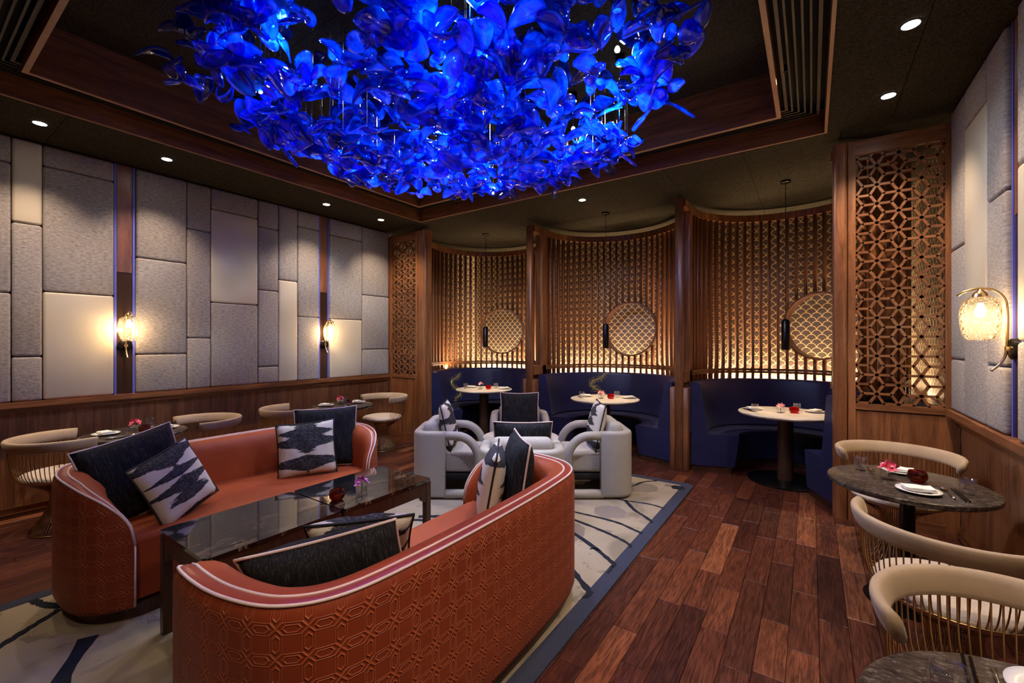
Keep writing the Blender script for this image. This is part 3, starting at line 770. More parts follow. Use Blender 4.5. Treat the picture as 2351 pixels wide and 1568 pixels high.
# ---- lattice screens
def lattice(nm, x0, x1, label, gx0, gx1, postside):
    t = thing('lattice_screen', label, 'lattice screen', (0, 4.62, 0))
    zg0, zg1 = 0.985, 3.05
    f = MB()
    MB().box(x0, gx0, 0, 0.05, 0, 3.17).build('stile', 'walnut', t)
    MB().box(gx1, x1, 0, 0.05, 0, 3.17).build('stile', 'walnut', t)
    MB().box(gx0, gx1, 0, 0.05, zg1, 3.17).build('top_rail', 'walnut_x', t)
    MB().box(gx0, gx1, 0, 0.05, 0.935, zg0).build('mid_rail', 'walnut_x', t)
    MB().box(gx0, gx1, 0, 0.05, 0.0, 0.085).build('bottom_rail', 'walnut_x', t)
    MB().box(gx0, gx1, 0.012, 0.045, 0.085, 0.925).build('lower_panel', 'walnut', t)
    MB().box(gx0, gx1, 0.03, 0.045, 0.925, 0.935).build('shadow_gap', 'black', t)
    # side post with a rounded corner
    if postside > 0: px0, px1 = x1 + 0.004, x1 + 0.17
    else: px0, px1 = x0 - 0.105, x0 - 0.004
    pts = round_sec([(px0, -0.012), (px1, -0.012), (px1, 0.14), (px0, 0.14)], 0.03, 5)
    MB().prism(pts, 0, 3.17).build('corner_post', 'walnut', t, True)
    # fretwork of rhombs
    b = MB(); A = 0.156; CX = A * math.sqrt(3) / 2; w_ = 0.0092; dpt = 0.013
    ncol = int((gx1 - gx0) / CX) + 3
    xs0 = 0.442 if postside < 0 else -5.34
    for ci in range(-6, ncol + 6):
        for ri in range(-2, 16):
            nx = xs0 + ci * CX; nz = 0.985 + 0.085 + ri * A + (A / 2 if ci % 2 else 0)
            for q in range(6):
                an = q * PI / 3; L = A / math.sqrt(3)
                ex, ez = nx + L * math.cos(an), nz + L * math.sin(an)
                # clip the bar to the opening
                t0, t1 = 0.0, 1.0
                for p_, d_, lo, hi in ((nx, ex - nx, gx0, gx1), (nz, ez - nz, zg0, zg1)):
                    if abs(d_) < 1e-6:
                        if p_ < lo or p_ > hi: t1 = -1
                    else:
                        u0, u1 = sorted(((lo - p_) / d_, (hi - p_) / d_)); t0 = max(t0, u0); t1 = min(t1, u1)
                if t1 - t0 < 0.06: continue
                sx, sz, fx, fz = nx + (ex - nx) * t0, nz + (ez - nz) * t0, nx + (ex - nx) * t1, nz + (ez - nz) * t1
                ln = math.hypot(fx - sx, fz - sz) / 2
                dr = Vector((math.cos(an), 0, math.sin(an)))
                b.obox(((sx + fx) / 2, 0.025, (sz + fz) / 2), dr, (0, 1, 0), dr.cross(Vector((0, 1, 0))), ln + 0.002, dpt, w_)
    b.build('fretwork', 'walnut_x', t)
    return t
lt = lattice('left', XL + 0.005, -4.905, 'narrow walnut lattice screen at the end of the upholstered wall', -5.49, -4.955, 1)
MB().box(-5.49, -4.955, 0.046, 0.0495, 0.985, 3.05).build('glass_pane', 'pane_glass', lt)
lattice('right', 0.255, XR - 0.005, 'wide walnut lattice screen behind the dining table with the amber bowl', 0.305, 0.845, -1)

# ---- booth tables, pendants
def pendant(x, y, label):
    t = thing('pendant_lamp', label, 'pendant lamp', (x, y, ZC - 0.001), 0, 'black pendants over the booth tables')
    MB().lathe([(0.045, -0.022), (0.05, -0.018), (0.05, 0)], 24).build('canopy', 'black_metal', t, True)
    MB().tube([(0, 0, -0.02), (0, 0, 1.74 - ZC)], 0.0035, 6).build('cable', 'black', t)
    MB().lathe([(0.008, 1.745 - ZC), (0.030, 1.735 - ZC), (0.041, 1.72 - ZC), (0.041, 1.41 - ZC), (0.036, 1.41 - ZC), (0.036, 1.47 - ZC), (0.001, 1.47 - ZC)], 28, caps=False).build('shade', 'gunmetal', t, True)
    MB().lathe([(0.001, 1.440 - ZC), (0.024, 1.440 - ZC), (0.024, 1.460 - ZC), (0.001, 1.460 - ZC)], 16).build('bulb', 'lens_glow', t, True)
    light('SPOT', 'pendant_beam', (0, 0, 1.425 - ZC), P_PEND, WARM, t, (0, 0, -1), 0.02, 105, 0.7)

# ---- tableware
def glass_mesh(r=0.036, h=0.085):
    prof = [(0.001, 0.0), (r * 0.72, 0.0), (r * 0.95, h * 0.12), (r * 1.06, h * 0.42), (r * 0.93, h), (r * 0.88, h), (r * 1.0, h * 0.44), (r * 0.88, h * 0.16), (r * 0.62, h * 0.09), (0.001, h * 0.085)]
    return MB().lathe(prof, 24, caps=False).mesh('tumbler', 'clear_glass', 'all')
G_ME = glass_mesh()
PL_ME = MB().lathe([(0.001, 0.0), (0.055, 0.0), (0.066, 0.006), (0.095, 0.013), (0.096, 0.016), (0.066, 0.011), (0.055, 0.006), (0.001, 0.006)], 36, caps=False).mesh('plate', 'porcelain', 'all')
def napkin_mesh():
    b = MB(); N = 10
    for k, (hx, hy, z, sh) in enumerate(((0.066, 0.042, 0.0, 0), (0.064, 0.040, 0.005, 0.002), (0.062, 0.039, 0.010, -0.002))):
        V = []; Fc = []
        for top in (0, 1):
            for i in range(N + 1):
                for j in (0, 1):
                    u = -1 + 2 * i / N
                    V.append((u * hx + sh, (-1 + 2 * j) * hy, z + 0.004 * top + 0.0015 * math.sin(u * 5 + k) + 0.002 * u * u))
        o = 2 * (N + 1)
        for i in range(N):
            Fc += [(2 * i, 2 * i + 1, 2 * i + 3, 2 * i + 2), (o + 2 * i, o + 2 * i + 2, o + 2 * i + 3, o + 2 * i + 1), (2 * i, 2 * i + 2, o + 2 * i + 2, o + 2 * i), (2 * i + 1, o + 2 * i + 1, o + 2 * i + 3, 2 * i + 3)]
        Fc += [(0, o, o + 1, 1), (2 * N, 2 * N + 1, o + 2 * N + 1, o + 2 * N)]
        b.add(V, Fc)
    return b.mesh('napkin', 'linen', True)
NP_ME = napkin_mesh()
BOWL = [(0.001, 0.0), (0.028, 0.0), (0.044, 0.018), (0.047, 0.036), (0.040, 0.062), (0.036, 0.062), (0.043, 0.036), (0.040, 0.020), (0.026, 0.006), (0.001, 0.006)]
BOWL_A = MB().lathe(BOWL, 28, caps=False).mesh('candle_bowl', 'amber_glass', 'all')
BOWL_R = MB().lathe(BOWL, 28, caps=False).mesh('candle_bowl', 'red_glass', 'all')
WAX = MB().lathe([(0.001, 0.007), (0.019, 0.007), (0.019, 0.024), (0.001, 0.024)], 16).mesh('candle', 'wax')
def vase_mesh(s=0.028, h=0.058):
    b = MB(); t_ = 0.003
    b.box(-s, s, -s, s, 0, 0.008)
    for a_ in ((-s, s, -s, -s + t_), (-s, s, s - t_, s), (-s, -s + t_, -s + t_, s - t_), (s - t_, s, -s + t_, s - t_)): b.box(*a_, 0.008, h)
    return b.mesh('vase', 'clear_glass')
VASE = vase_mesh()
def orchid(seed, mat):
    """several five-petalled blooms"""
    rr = random.Random(seed); b = MB()
    for bl in range(3):
        an = bl * 2.1 + rr.random(); c = Vector((0.020 * math.cos(an), 0.020 * math.sin(an), 0.072 + 0.014 * rr.random()))
        nrm = Vector((0.7 * math.cos(an), 0.7 * math.sin(an), 0.6)).normalized()
        ta = nrm.orthogonal().normalized(); tb = nrm.cross(ta)
        for p in range(5):
            q = p * 2 * PI / 5 + rr.random() * 0.4; L = 0.030 + 0.008 * rr.random(); wd = 0.013
            d = ta * math.cos(q) + tb * math.sin(q); sd = nrm.cross(d)
            V = []; Fc = []
            for i in range(5):
                u = i / 4; ww = wd * math.sin(PI * min(1, u * 0.85 + 0.12)) 
                for k in (-1, 0, 1):
                    V.append(c + d * (L * u) + sd * (ww * k) + nrm * (0.012 * u * u + 0.004 * abs(k) - 0.002))
            for i in range(4):
                for k in (0, 1): Fc.append((3 * i + k, 3 * i + k + 1, 3 * i + 4 + k, 3 * i + 3 + k))
            o = len(V); V2 = [q_ - nrm * 0.0012 for q_ in V]
            b.add(V + V2, Fc + [tuple(o + z for z in reversed(f_)) for f_ in Fc])
    return b.mesh('blossom', mat, 'all', fix=False)
def lip(seed):
    rr = random.Random(seed); b = MB()
    for bl in range(3):
        an = bl * 2.1 + rr.random(); c = Vector((0.026 * math.cos(an), 0.026 * math.sin(an), 0.078 + 0.014 * rr.random()))
        b.lathe([(0.001, -0.006), (0.006, -0.003), (0.007, 0.003), (0.001, 0.007)], 8, c)
    return b.mesh('blossom_lip', 'petal_white', 'all')
ORCH = {}
STEM = MB().tube([(0.004, 0, 0.012), (0, 0.002, 0.04), (0.006, 0.004, 0.075)], 0.0025, 6).mesh('stem', 'leaf')
def spoon_mesh():
    b = MB()
    V = []; Fc = []; N = 12
    for i in range(3):
        rr_ = (1.0, 0.6, 0.0)[i]
        for k in range(N):
            q = 2 * PI * k / N; V.append((0.019 * rr_ * math.cos(q), 0.075 + 0.027 * rr_ * math.sin(q), 0.008 - 0.006 * (1 - rr_ ** 2)))
    for i in range(2):
        for k in range(N): l = (k + 1) % N; Fc.append((i * N + k, i * N + l, (i + 1) * N + l, (i + 1) * N + k))
    b.add(V, Fc); b.add([(x_, y_, z_ - 0.0012) for x_, y_, z_ in V], [tuple(reversed(f_)) for f_ in Fc])
    b.tube([(0, 0.05, 0.008), (0, 0.0, 0.006), (0, -0.06, 0.004), (0, -0.095, 0.003)], [0.003, 0.0028, 0.004, 0.007], 6)
    return b.mesh('spoon', 'steel', 'all')
SPOON = spoon_mesh()
STICK = MB().tube([(0, -0.115, 0.0045), (0, 0.115, 0.0045)], [0.0040, 0.0028], 6).mesh('chopstick', 'black_metal')
def rest_mesh():
    return MB().obox((0, 0, 0.004), (1, 0, 0), (0, 1, 0), (0, 0, 1), 0.03, 0.008, 0.004).mesh('chopstick_rest', 'black_metal')

def place_plate(x, y, z, rz, lab, napkin=True):
    o = inst('plate', PL_ME, None, (x, y, z), (0, 0, rz)); tag(o, 'round white plate ' + lab, 'plate', 'plates on the tables')
    if napkin:
        q = inst('napkin', NP_ME, None, (x, y, z + 0.0145), (0, 0, rz)); tag(q, 'folded napkin, plate ' + lab, 'napkin', 'napkins on the plates')
def place_glass(x, y, z, lab):
    tag(inst('tumbler', G_ME, None, (x, y, z)), 'clear water glass ' + lab, 'glass', 'water glasses on the tables')
def place_bowl(x, y, z, lab, red=False):
    o = thing('candle_bowl', ('red' if red else 'amber brown') + ' glass candle bowl ' + lab, 'candle holder', (x, y, z), 0, 'candle bowls on the tables')
    inst('bowl', BOWL_R if red else BOWL_A, o); inst('candle', WAX, o)
def place_flower(x, y, z, lab, mat='petal_pink', rz=0.3, seed=1):
    o = thing('flower_vase', ('purple' if mat == 'petal_purple' else 'pink') + ' orchids in a square glass vase ' + lab, 'flower vase', (x, y, z), rz, 'orchid vases on the tables')
    inst('vase', VASE, o)
    key = (seed, mat)
    if key not in ORCH: ORCH[key] = (orchid(seed, mat), lip(seed))
    inst('blossom', ORCH[key][0], o); inst('blossom_lip', ORCH[key][1], o); inst('stem', STEM, o)
def place_cutlery(x, y, z, rz, lab, spoon=True):
    c, s = math.cos(rz), math.sin(rz)
    if spoon: tag(inst('spoon', SPOON, None, (x, y, z), (0, 0, rz)), 'polished steel spoon ' + lab, 'spoon', 'spoons on the tables')
    o = thing('chopsticks', 'pair of black chopsticks ' + lab, 'chopsticks', (x + 0.045 * c, y + 0.045 * s, z), rz, 'chopsticks on the tables')
    inst('chopstick', STICK, o, (-0.007, 0, 0.0)); inst('chopstick', STICK, o, (0.007, 0, 0.0))

BT = 0.735
for i, cx in enumerate(BC):
    x, y = cx + 0.01, 5.53
    nm = BN[i]
    t = thing('booth_table', 'round cream marble pedestal table in the ' + nm, 'table', (x, y, 0), 0, 'marble tables of the booths')
    MB().lathe([(0.001, BT - 0.028), (0.435, BT - 0.028), (0.452, BT - 0.016), (0.455, BT - 0.006), (0.45, BT), (0.001, BT)], 56, caps=False).build('table_top', 'white_marble', t, True)
    MB().lathe([(0.075, 0.018), (0.075, BT - 0.028)], 28).build('pedestal', 'pedestal_wood', t, True)
    MB().lathe([(0.001, 0), (0.36, 0), (0.36, 0.012), (0.34, 0.018), (0.001, 0.018)], 48, caps=False).build('base', 'black_metal', t, True)
    pendant(x, y + 0.04, 'slim black cylinder pendant hanging over the table of the ' + nm)
    def W(d, l):   # offsets seen from the room: d deeper, l to the right
        v_ = FW * d + RT * l; return x + v_.x, y + v_.y
    on = 'in the ' + nm
    a_ = W(0.22, -0.22); place_plate(*a_, BT, 0.4, 'by chopsticks ' + on)
    a_ = W(0.02, 0.33); place_plate(*a_, BT, 1.0, 'by the outer glass ' + on)
    a_ = W(0.05, -0.30); place_glass(*a_, BT, 'by the chopsticks ' + on)
    a_ = W(0.10, 0.19); place_glass(*a_, BT, 'by the outer plate ' + on)
    a_ = W(0.0, -0.05); place_flower(*a_, BT, on, 'petal_light' if i else 'petal_light', 0.3 + i, 2 + i)
    a_ = W(-0.03, 0.075); place_bowl(*a_, BT, on, True)
    a_ = W(0.16, -0.36); place_cutlery(*a_, BT, 0.6, on, False)

# ================================================================== lounge group
RUGX0, RUGX1, RUGY0, RUGY1 = -3.78, -1.0, -0.35, 4.81
t = thing('rug', 'cream tufted rug with navy branch lines and a blue border under the sofas', 'rug', (0, 0, 0))
def rrect(x0, x1, y0, y1, r, seg=6):
    out = []
    for cx_, cy_, a_ in ((x1 - r, y1 - r, 0), (x0 + r, y1 - r, PI / 2), (x0 + r, y0 + r, PI), (x1 - r, y0 + r, 1.5 * PI)):
        for k in range(seg + 1):
            q = a_ + PI / 2 * k / seg; out.append((cx_ + r * math.cos(q), cy_ + r * math.sin(q)))
    return out
RZ = 0.012
MB().prism(rrect(RUGX0, RUGX1, RUGY0, RUGY1, 0.08), 0.0005, RZ - 0.001).build('border', 'rug_border', t)
MB().prism(rrect(RUGX0 + 0.10, RUGX1 - 0.10, RUGY0 + 0.10, RUGY1 - 0.10, 0.05), RZ - 0.001, RZ).build('field', 'rug_field', t)
def px_floor(x, y):
    d = H * 1000.0 / (y - 785.0); p = FW * d + RT * ((x - 1175.5) / 1000.0 * d); return (p.x, p.y)
def crop6(*P): return [px_floor(1130 + x * 0.3111, 1080 + y * 0.3111) for x, y in P]
def crop7(*P): return [px_floor(x * 0.1787, 1330 + y * 0.1787) for x, y in P]
BR_ = [(crop6((900, 140), (1040, 125), (1110, 98), (1215, 88)), 0.028), (crop6((980, 232), (1050, 305), (1120, 350), (1200, 408)), 0.030),
       (crop6((900, 215), (980, 235), (1160, 262), (1290, 300)), 0.022), (crop6((480, 280), (610, 320), (800, 365), (940, 405), (1050, 455), (1140, 492)), 0.030),
       (crop6((460, 320), (610, 380), (800, 455), (960, 530), (1065, 600)), 0.030), (crop6((450, 400), (610, 485), (760, 590), (880, 690), (955, 750)), 0.036),
       (crop6((500, 640), (605, 775), (700, 890), (770, 990)), 0.042), (crop6((720, 595), (760, 592), (800, 610)), 0.016), (crop6((880, 785), (930, 770), (960, 745)), 0.018),
       (crop7((760, 420), (690, 470), (350, 680), (30, 880), (-300, 1090)), 0.040), (crop7((420, 300), (520, 345), (640, 370), (800, 390)), 0.045),
       ([(-2.75, 2.6), (-2.45, 2.85), (-2.3, 3.2), (-2.35, 3.6)], 0.05), ([(-2.0, 2.35), (-2.1, 2.7), (-1.9, 3.0)], 0.045), ([(-2.95, 2.3), (-2.7, 2.55), (-2.4, 2.6)], 0.04),
       ([(-3.0, 0.6), (-2.6, 0.42), (-2.2, 0.5), (-1.7, 0.30)], 0.07), ([(-2.9, 0.0), (-2.4, 0.15), (-1.9, -0.05)], 0.07), ([(-3.6, 0.2), (-3.2, -0.02), (-2.9, 0.0)], 0.05)]
for P, wd in BR_:
    pts = catmull([(x, y, 0) for x, y in P], 6); b = MB(); V = []; rr = random.Random(len(P) + int(wd * 1000))
    for i, p in enumerate(pts):
        tg = (pts[min(i + 1, len(pts) - 1)] - pts[max(i - 1, 0)]).normalized(); nn = Vector((-tg.y, tg.x, 0))
        h_ = wd / 2 * rr.uniform(0.75, 1.25)
        p = Vector((min(max(p.x, RUGX0 + 0.08), RUGX1 - 0.08), min(max(p.y, RUGY0 + 0.08), RUGY1 - 0.08), 0))
        V += [tuple(p + nn * h_ + Vector((0, 0, RZ - 0.0005))), tuple(p - nn * h_ + Vector((0, 0, RZ - 0.0005))), tuple(p - nn * h_ + Vector((0, 0, RZ + 0.0012))), tuple(p + nn * h_ + Vector((0, 0, RZ + 0.0012)))]
    Fc = []
    for i in range(len(pts) - 1):
        for k in range(4): l = (k + 1) % 4; Fc.append((4 * i + k, 4 * i + l, 4 * i + 4 + l, 4 * i + 4 + k))
    b.add(V, Fc).build('branch_line', 'rug_navy', t)
for cx_, cy_, r_, m_ in ((px_floor(1556, 1123)[0], px_floor(1556, 1123)[1], 0.07, 'rug_navy'), (px_floor(1535, 1118)[0], px_floor(1535, 1118)[1], 0.045, 'rug_taupe'),
                         (-1.62, 3.05, 0.20, 'rug_taupe'), (-1.45, 3.62, 0.15, 'rug_taupe'), (-1.42, 4.42, 0.16, 'rug_taupe')):
    rr = random.Random(int(r_ * 999)); N = 30
    MB().prism([(cx_ + r_ * (0.85 + 0.2 * rr.random()) * math.cos(2 * PI * k / N), cy_ + r_ * (0.85 + 0.2 * rr.random()) * math.sin(2 * PI * k / N)) for k in range(N)], RZ - 0.0005, RZ + 0.0008).build('flower_motif', m_, t)

# ---- sofas: a swept shell with rolled top, welted band, seat and plinth.  local u = length, v = depth from the back
SOFA_H = 0.74
def sofa(name, label, loc, rz):
    t = thing('sofa', label, 'sofa', loc, rz, 'curved rust velvet sofas')
    half = [(-0.740, 0.885), (-0.855, 0.835), (-0.940, 0.725), (-0.975, 0.55), (-0.960, 0.34), (-0.890, 0.155), (-0.735, 0.045), (-0.45, 0.010)]
    ctl = half + [(0, 0.0)] + [(-u, v_) for u, v_ in reversed(half)]
    pl = catmull([(u, v_, 0) for u, v_ in ctl], 7)
    N = len(pl)
    arc_ = [0.0]
    for i in range(1, N): arc_.append(arc_[-1] + (pl[i] - pl[i - 1]).length)
    T = arc_[-1]
    nor = []
    for i in range(N):
        tg = (pl[min(i + 1, N - 1)] - pl[max(i - 1, 0)]).normalized(); nor.append(Vector((-tg.y, tg.x, 0)))
    if nor[N // 2].y < 0: nor = [-q for q in nor]
    def hh(s):
        e = min(s, T - s); R_ = 0.52; h0 = 0.40
        if e >= R_: return SOFA_H
        u = 1 - e / R_
        return h0 + (SOFA_H - h0) * math.sqrt(max(0, 1 - u ** 2.4))
    def tap(i): e = min(arc_[i], T - arc_[i]); return 0.40 + 0.60 * min(1.0, e / 0.34)
    def pt(i, off, z): p = pl[i] + nor[i] * (off * tap(i)); return (p.x, p.y, z)
    def strip(nm, mat, sec, smooth='all', uv=False, cap=False):
        V = []; Fc = []; m = None
        for i in range(N):
            S = sec(hh(arc_[i])); m = len(S)
            V += [pt(i, o, z) for o, z in S]
        for i in range(N - 1):
            for k in range(m - 1): Fc.append((i * m + k, (i + 1) * m + k, (i + 1) * m + k + 1, i * m + k + 1))
        if cap: Fc += [tuple(range(m)), tuple((N - 1) * m + k for k in reversed(range(m)))]
        me = MB().add(V, Fc).mesh(nm, mat, smooth, fix=False)
        if uv:
            ul = me.uv_layers.new(name='UVMap')
            for lp in me.loops:
                i = lp.vertex_index // m; ul.data[lp.index].uv = (arc_[i], V[lp.vertex_index][2])
        return inst(nm, me, t)
    strip('outer_shell', 'embossed', lambda h: [(0.05, 0.065), (0.012, 0.075), (0.0, 0.11), (0.0, 0.25), (0.0, min(0.45, h - 0.05)), (0.0, h - 0.045), (0.004, h - 0.018), (0.016, h)], 'all', True)
    strip('welt_band', 'rust_band', lambda h: [(0.016, h), (0.030, h + 0.007), (0.045, h + 0.008), (0.062, h + 0.004)])
    strip('inner_back', 'rust_velvet', lambda h: [(0.062, h + 0.004), (0.085, h + 0.008), (0.115, h + 0.002), (0.145, h - 0.018), (0.165, h - 0.05), (0.175, h - 0.10), (0.180, min(h - 0.12, 0.42)), (0.18, 0.10)])
    for off in (0.016, 0.062):
        MB().tube([pt(i, off, hh(arc_[i]) + 0.004) for i in range(N)], 0.0055, 6).build('piping', 'piping_white', t, 'all')
    for e in (0, N - 1):   # arm front: upright face with a welt
        S = [(0.05, 0.065), (0.0, 0.11), (0.0, 0.30), (0.004, hh(0) - 0.018), (0.016, hh(0)), (0.062, hh(0) + 0.004), (0.115, hh(0)), (0.145, hh(0) - 0.02), (0.18, hh(0) - 0.10), (0.18, 0.065)]
        MB().add([pt(e, o, z) for o, z in S], [tuple(range(len(S)))]).build('arm_front', 'rust_velvet', t)
        MB().tube([pt(e, 0.010, 0.08), pt(e, 0.010, 0.25), pt(e, 0.014, hh(0))], 0.0055, 6).build('piping', 'piping_white', t, 'all')
    # seat
    inner = [(pl[i] + nor[i] * 0.165 * tap(i)) for i in range(N)]
    poly = [(p.x, min(p.y, 0.86)) for p in inner]
    def slab(nm, z0, z1, mat, bev, shrink=0.0):
        bm = bmesh.new(); c_ = Vector((0, 0.5))
        vs = [bm.verts.new((x * (1 - shrink), 0.5 + (y - 0.5) * (1 - shrink), z0)) for x, y in poly]
        f_ = bm.faces.new(vs); r = bmesh.ops.extrude_face_region(bm, geom=[f_])
        tv = [q for q in r['geom'] if isinstance(q, bmesh.types.BMVert)]
        for q in tv: q.co.z = z1
        if bev:
            es = [e_ for e_ in bm.edges if all(abs(q.co.z - z1) < 1e-5 for q in e_.verts)]
            bmesh.ops.bevel(bm, geom=es, offset=bev, segments=4, profile=0.5, affect='EDGES')
        bmesh.ops.recalc_face_normals(bm, faces=bm.faces[:])
        me = bpy.data.meshes.new(nm); bm.to_mesh(me); bm.free()
        me.polygons.foreach_set('use_smooth', [True] * len(me.polygons))
        try: me.set_sharp_from_angle(angle=math.radians(50))
        except Exception: pass
        me.materials.append(M[mat]); return inst(nm, me, t)
    slab('seat_cushion', 0.245, 0.425, 'rust_velvet', 0.035)
    slab('seat_base', 0.085, 0.245, 'rust_velvet', 0.0, 0.006)
    pp = [(p.x * 0.94, 0.45 + (p.y - 0.45) * 0.9) for p in pl]
    MB().prism(pp, 0.0, 0.066).build('plinth', 'dark_wood', t)
    return t
s1 = sofa('front', 'rust velvet sofa with embossed back turned to the dark wood aisle', (-1.07, 1.51, RZ + 0.0015), PI / 2)
s2 = sofa('far', 'rust velvet sofa with its back to the upholstered left wall', (-3.84, 1.51, RZ + 0.0015), -PI / 2)

# ---- coffee tables
CTZ = 0.54
for y0, y1, lab in ((0.81, 1.495, 'bare low black marble coffee table between the sofas'), (1.505, 2.20, 'low black marble coffee table carrying purple orchids and a candle bowl')):
    x0, x1 = -2.745, -2.195
    t = thing('coffee_table', lab, 'coffee table', ((x0 + x1) / 2, (y0 + y1) / 2, RZ + 0.0015), 0, 'pair of coffee tables')
    hx, hy = (x1 - x0) / 2, (y1 - y0) / 2; zt = CTZ - RZ - 0.0015
    MB().prism(rrect(-hx, hx, -hy, hy, 0.03), zt - 0.018, zt).build('table_top', 'black_marble', t, True)
    for sx in (-1, 1):
        for sy in (-1, 1):
            pr = [(sx * (hx - 0.005), sy * (hy - 0.005)), (sx * (hx - 0.045), sy * (hy - 0.005)), (sx * (hx - 0.045), sy * (hy - 0.045)), (sx * (hx - 0.005), sy * (hy - 0.045))]
            MB().prism(pr, 0, zt - 0.018).build('leg', 'dark_wood', t)
    def apron(horizontal, s):
        L = (hx if horizontal else hy) - 0.045
        prof = [(-L, zt - 0.019), (L, zt - 0.019), (L, zt - 0.155)] + [(L - 0.05 * math.sin(k * PI / 10), zt - 0.155 + 0.05 * (1 - math.cos(k * PI / 10))) for k in range(1, 6)]
        prof += [(-a_, z_) for a_, z_ in reversed(prof[2:])]
        V = []; d0 = (hy if horizontal else hx) - 0.03
        for dd in (d0, d0 + 0.022):
            for a_, z_ in prof: V.append((a_, s * dd, z_) if horizontal else (s * dd, a_, z_))
        m = len(prof); Fc = [tuple(range(m)), tuple(reversed(range(m, 2 * m)))] + [(k, (k + 1) % m, m + (k + 1) % m, m + k) for k in range(m)]
        MB().add(V, Fc).build('apron', 'dark_wood', t)
    for s in (-1, 1): apron(True, s); apron(False, s)
place_bowl(-2.37, 1.575, CTZ, 'on the black marble coffee table')
place_flower(-2.33, 1.72, CTZ, 'on the black marble coffee table', 'petal_purple', 0.6, 8)

# ---- white armchairs round a small marble table (all parts local: +x is where the chair looks)
def lounge_chair(label, d, l, rz):
    p = FW * d + RT * l
    t = thing('armchair', label, 'armchair', (p.x, p.y, RZ + 0.002), YAW + rz, 'white leather armchairs round the small marble table')
    hw, bk, fr, ht = 0.345, -0.34, 0.34, 0.635
    R_ = 0.16; path = []
    sidex = bk + 0.32
    path.append((sidex, -hw))
    for k in range(9):
        q = -PI / 2 - PI / 2 * k / 8; path.append((bk + R_ + R_ * math.cos(q), -hw + R_ + R_ * math.sin(q)))
    for k in range(9):
        q = PI - PI / 2 * k / 8; path.append((bk + R_ + R_ * math.cos(q), hw - R_ + R_ * math.sin(q)))
    path.append((sidex, hw))
    pv = [Vector((x, y, 0)) for x, y in path]; V = []; Fc = []
    sec = round_sec([(0.0, 0.012), (0.0, ht), (0.085, ht), (0.085, 0.012)], 0.036, 4); m = len(sec)
    for i, p_ in enumerate(pv):
        tg = (pv[min(i + 1, len(pv) - 1)] - pv[max(i - 1, 0)]).normalized(); nn = Vector((tg.y, -tg.x, 0))
        if i in (0, len(pv) - 1): nn = Vector((0, 1 if i == 0 else -1, 0))
        elif nn.dot(Vector((0.05, 0, 0)) - p_) < 0: nn = -nn
        for o, z in sec: q = p_ + nn * o; V.append((q.x, q.y, z))
    for i in range(len(pv) - 1):
        for k in range(m): l2 = (k + 1) % m; Fc.append((i * m + k, (i + 1) * m + k, (i + 1) * m + l2, i * m + l2))
    Fc += [tuple(range(m)), tuple((len(pv) - 1) * m + k for k in reversed(range(m)))]
    MB().add(V, Fc).build('shell', 'chair_leather', t, 'all')
    for s in (-1, 1):
        y = s * (hw - 0.0425)
        pts = [(sidex - 0.02, y, ht - 0.043), (fr - 0.26, y, ht - 0.043)]
        for k in range(1, 9):
            q = PI / 2 - PI / 2 * k / 8; pts.append((fr - 0.26 + 0.2175 * math.cos(q), y, ht - 0.043 - 0.25 + 0.25 * math.sin(q)))
        pts += [(fr - 0.0425, y, 0.18)]
        for k in range(1, 6):
            q = -PI / 2 * k / 5; pts.append((fr - 0.10 + 0.0575 * math.cos(q), y, 0.105 + 0.062 * math.sin(q)))
        pts += [(sidex - 0.02, y, 0.043)]
        MB().tube(pts, 0.0425, 14).build('arm', 'chair_leather', t, 'all')
    rbox('seat_cushion', (0.06, 0, 0.325), (0.50, 0.51, 0.19), 0.035, 'boucle', t, 4)
    rbox('seat_frame', (0.05, 0, 0.19), (0.46, 0.50, 0.06), 0.006, 'black', t, 1)
    rbox('back_cushion', (-0.165, 0, 0.56), (0.15, 0.50, 0.30), 0.06, 'boucle', t, 5, (0, -0.16, 0))
    return t
TD, TL = 4.45, 0.09
lounge_chair('white leather loop-armed armchair facing the small marble table from the upholstered wall side', TD - 0.02, TL - 0.70, 0)
lounge_chair('white leather loop-armed armchair facing the small marble table from the aisle side', TD - 0.02, TL + 0.73, PI)
lounge_chair('white leather loop-armed armchair with its back to the booths', TD + 0.74, TL + 0.0, -PI / 2)
lounge_chair('white leather loop-armed armchair with its back to the sofas', TD - 0.74, TL - 0.01, PI / 2)
p = FW * TD + RT * TL
t = thing('side_table', 'small round white marble table between the white armchairs', 'table', (p.x, p.y, RZ + 0.0015))
MB().lathe([(0.001, 0.495), (0.37, 0.495), (0.385, 0.505), (0.385, 0.517), (0.001, 0.52)], 48, caps=False).build('table_top', 'white_marble', t, True)
MB().lathe([(0.04, 0.02), (0.04, 0.495)], 20).build('pedestal', 'black_metal', t, True)
MB().lathe([(0.001, 0.0), (0.21, 0.0), (0.21, 0.015), (0.001, 0.02)], 36, caps=False).build('base', 'black_metal', t, True)

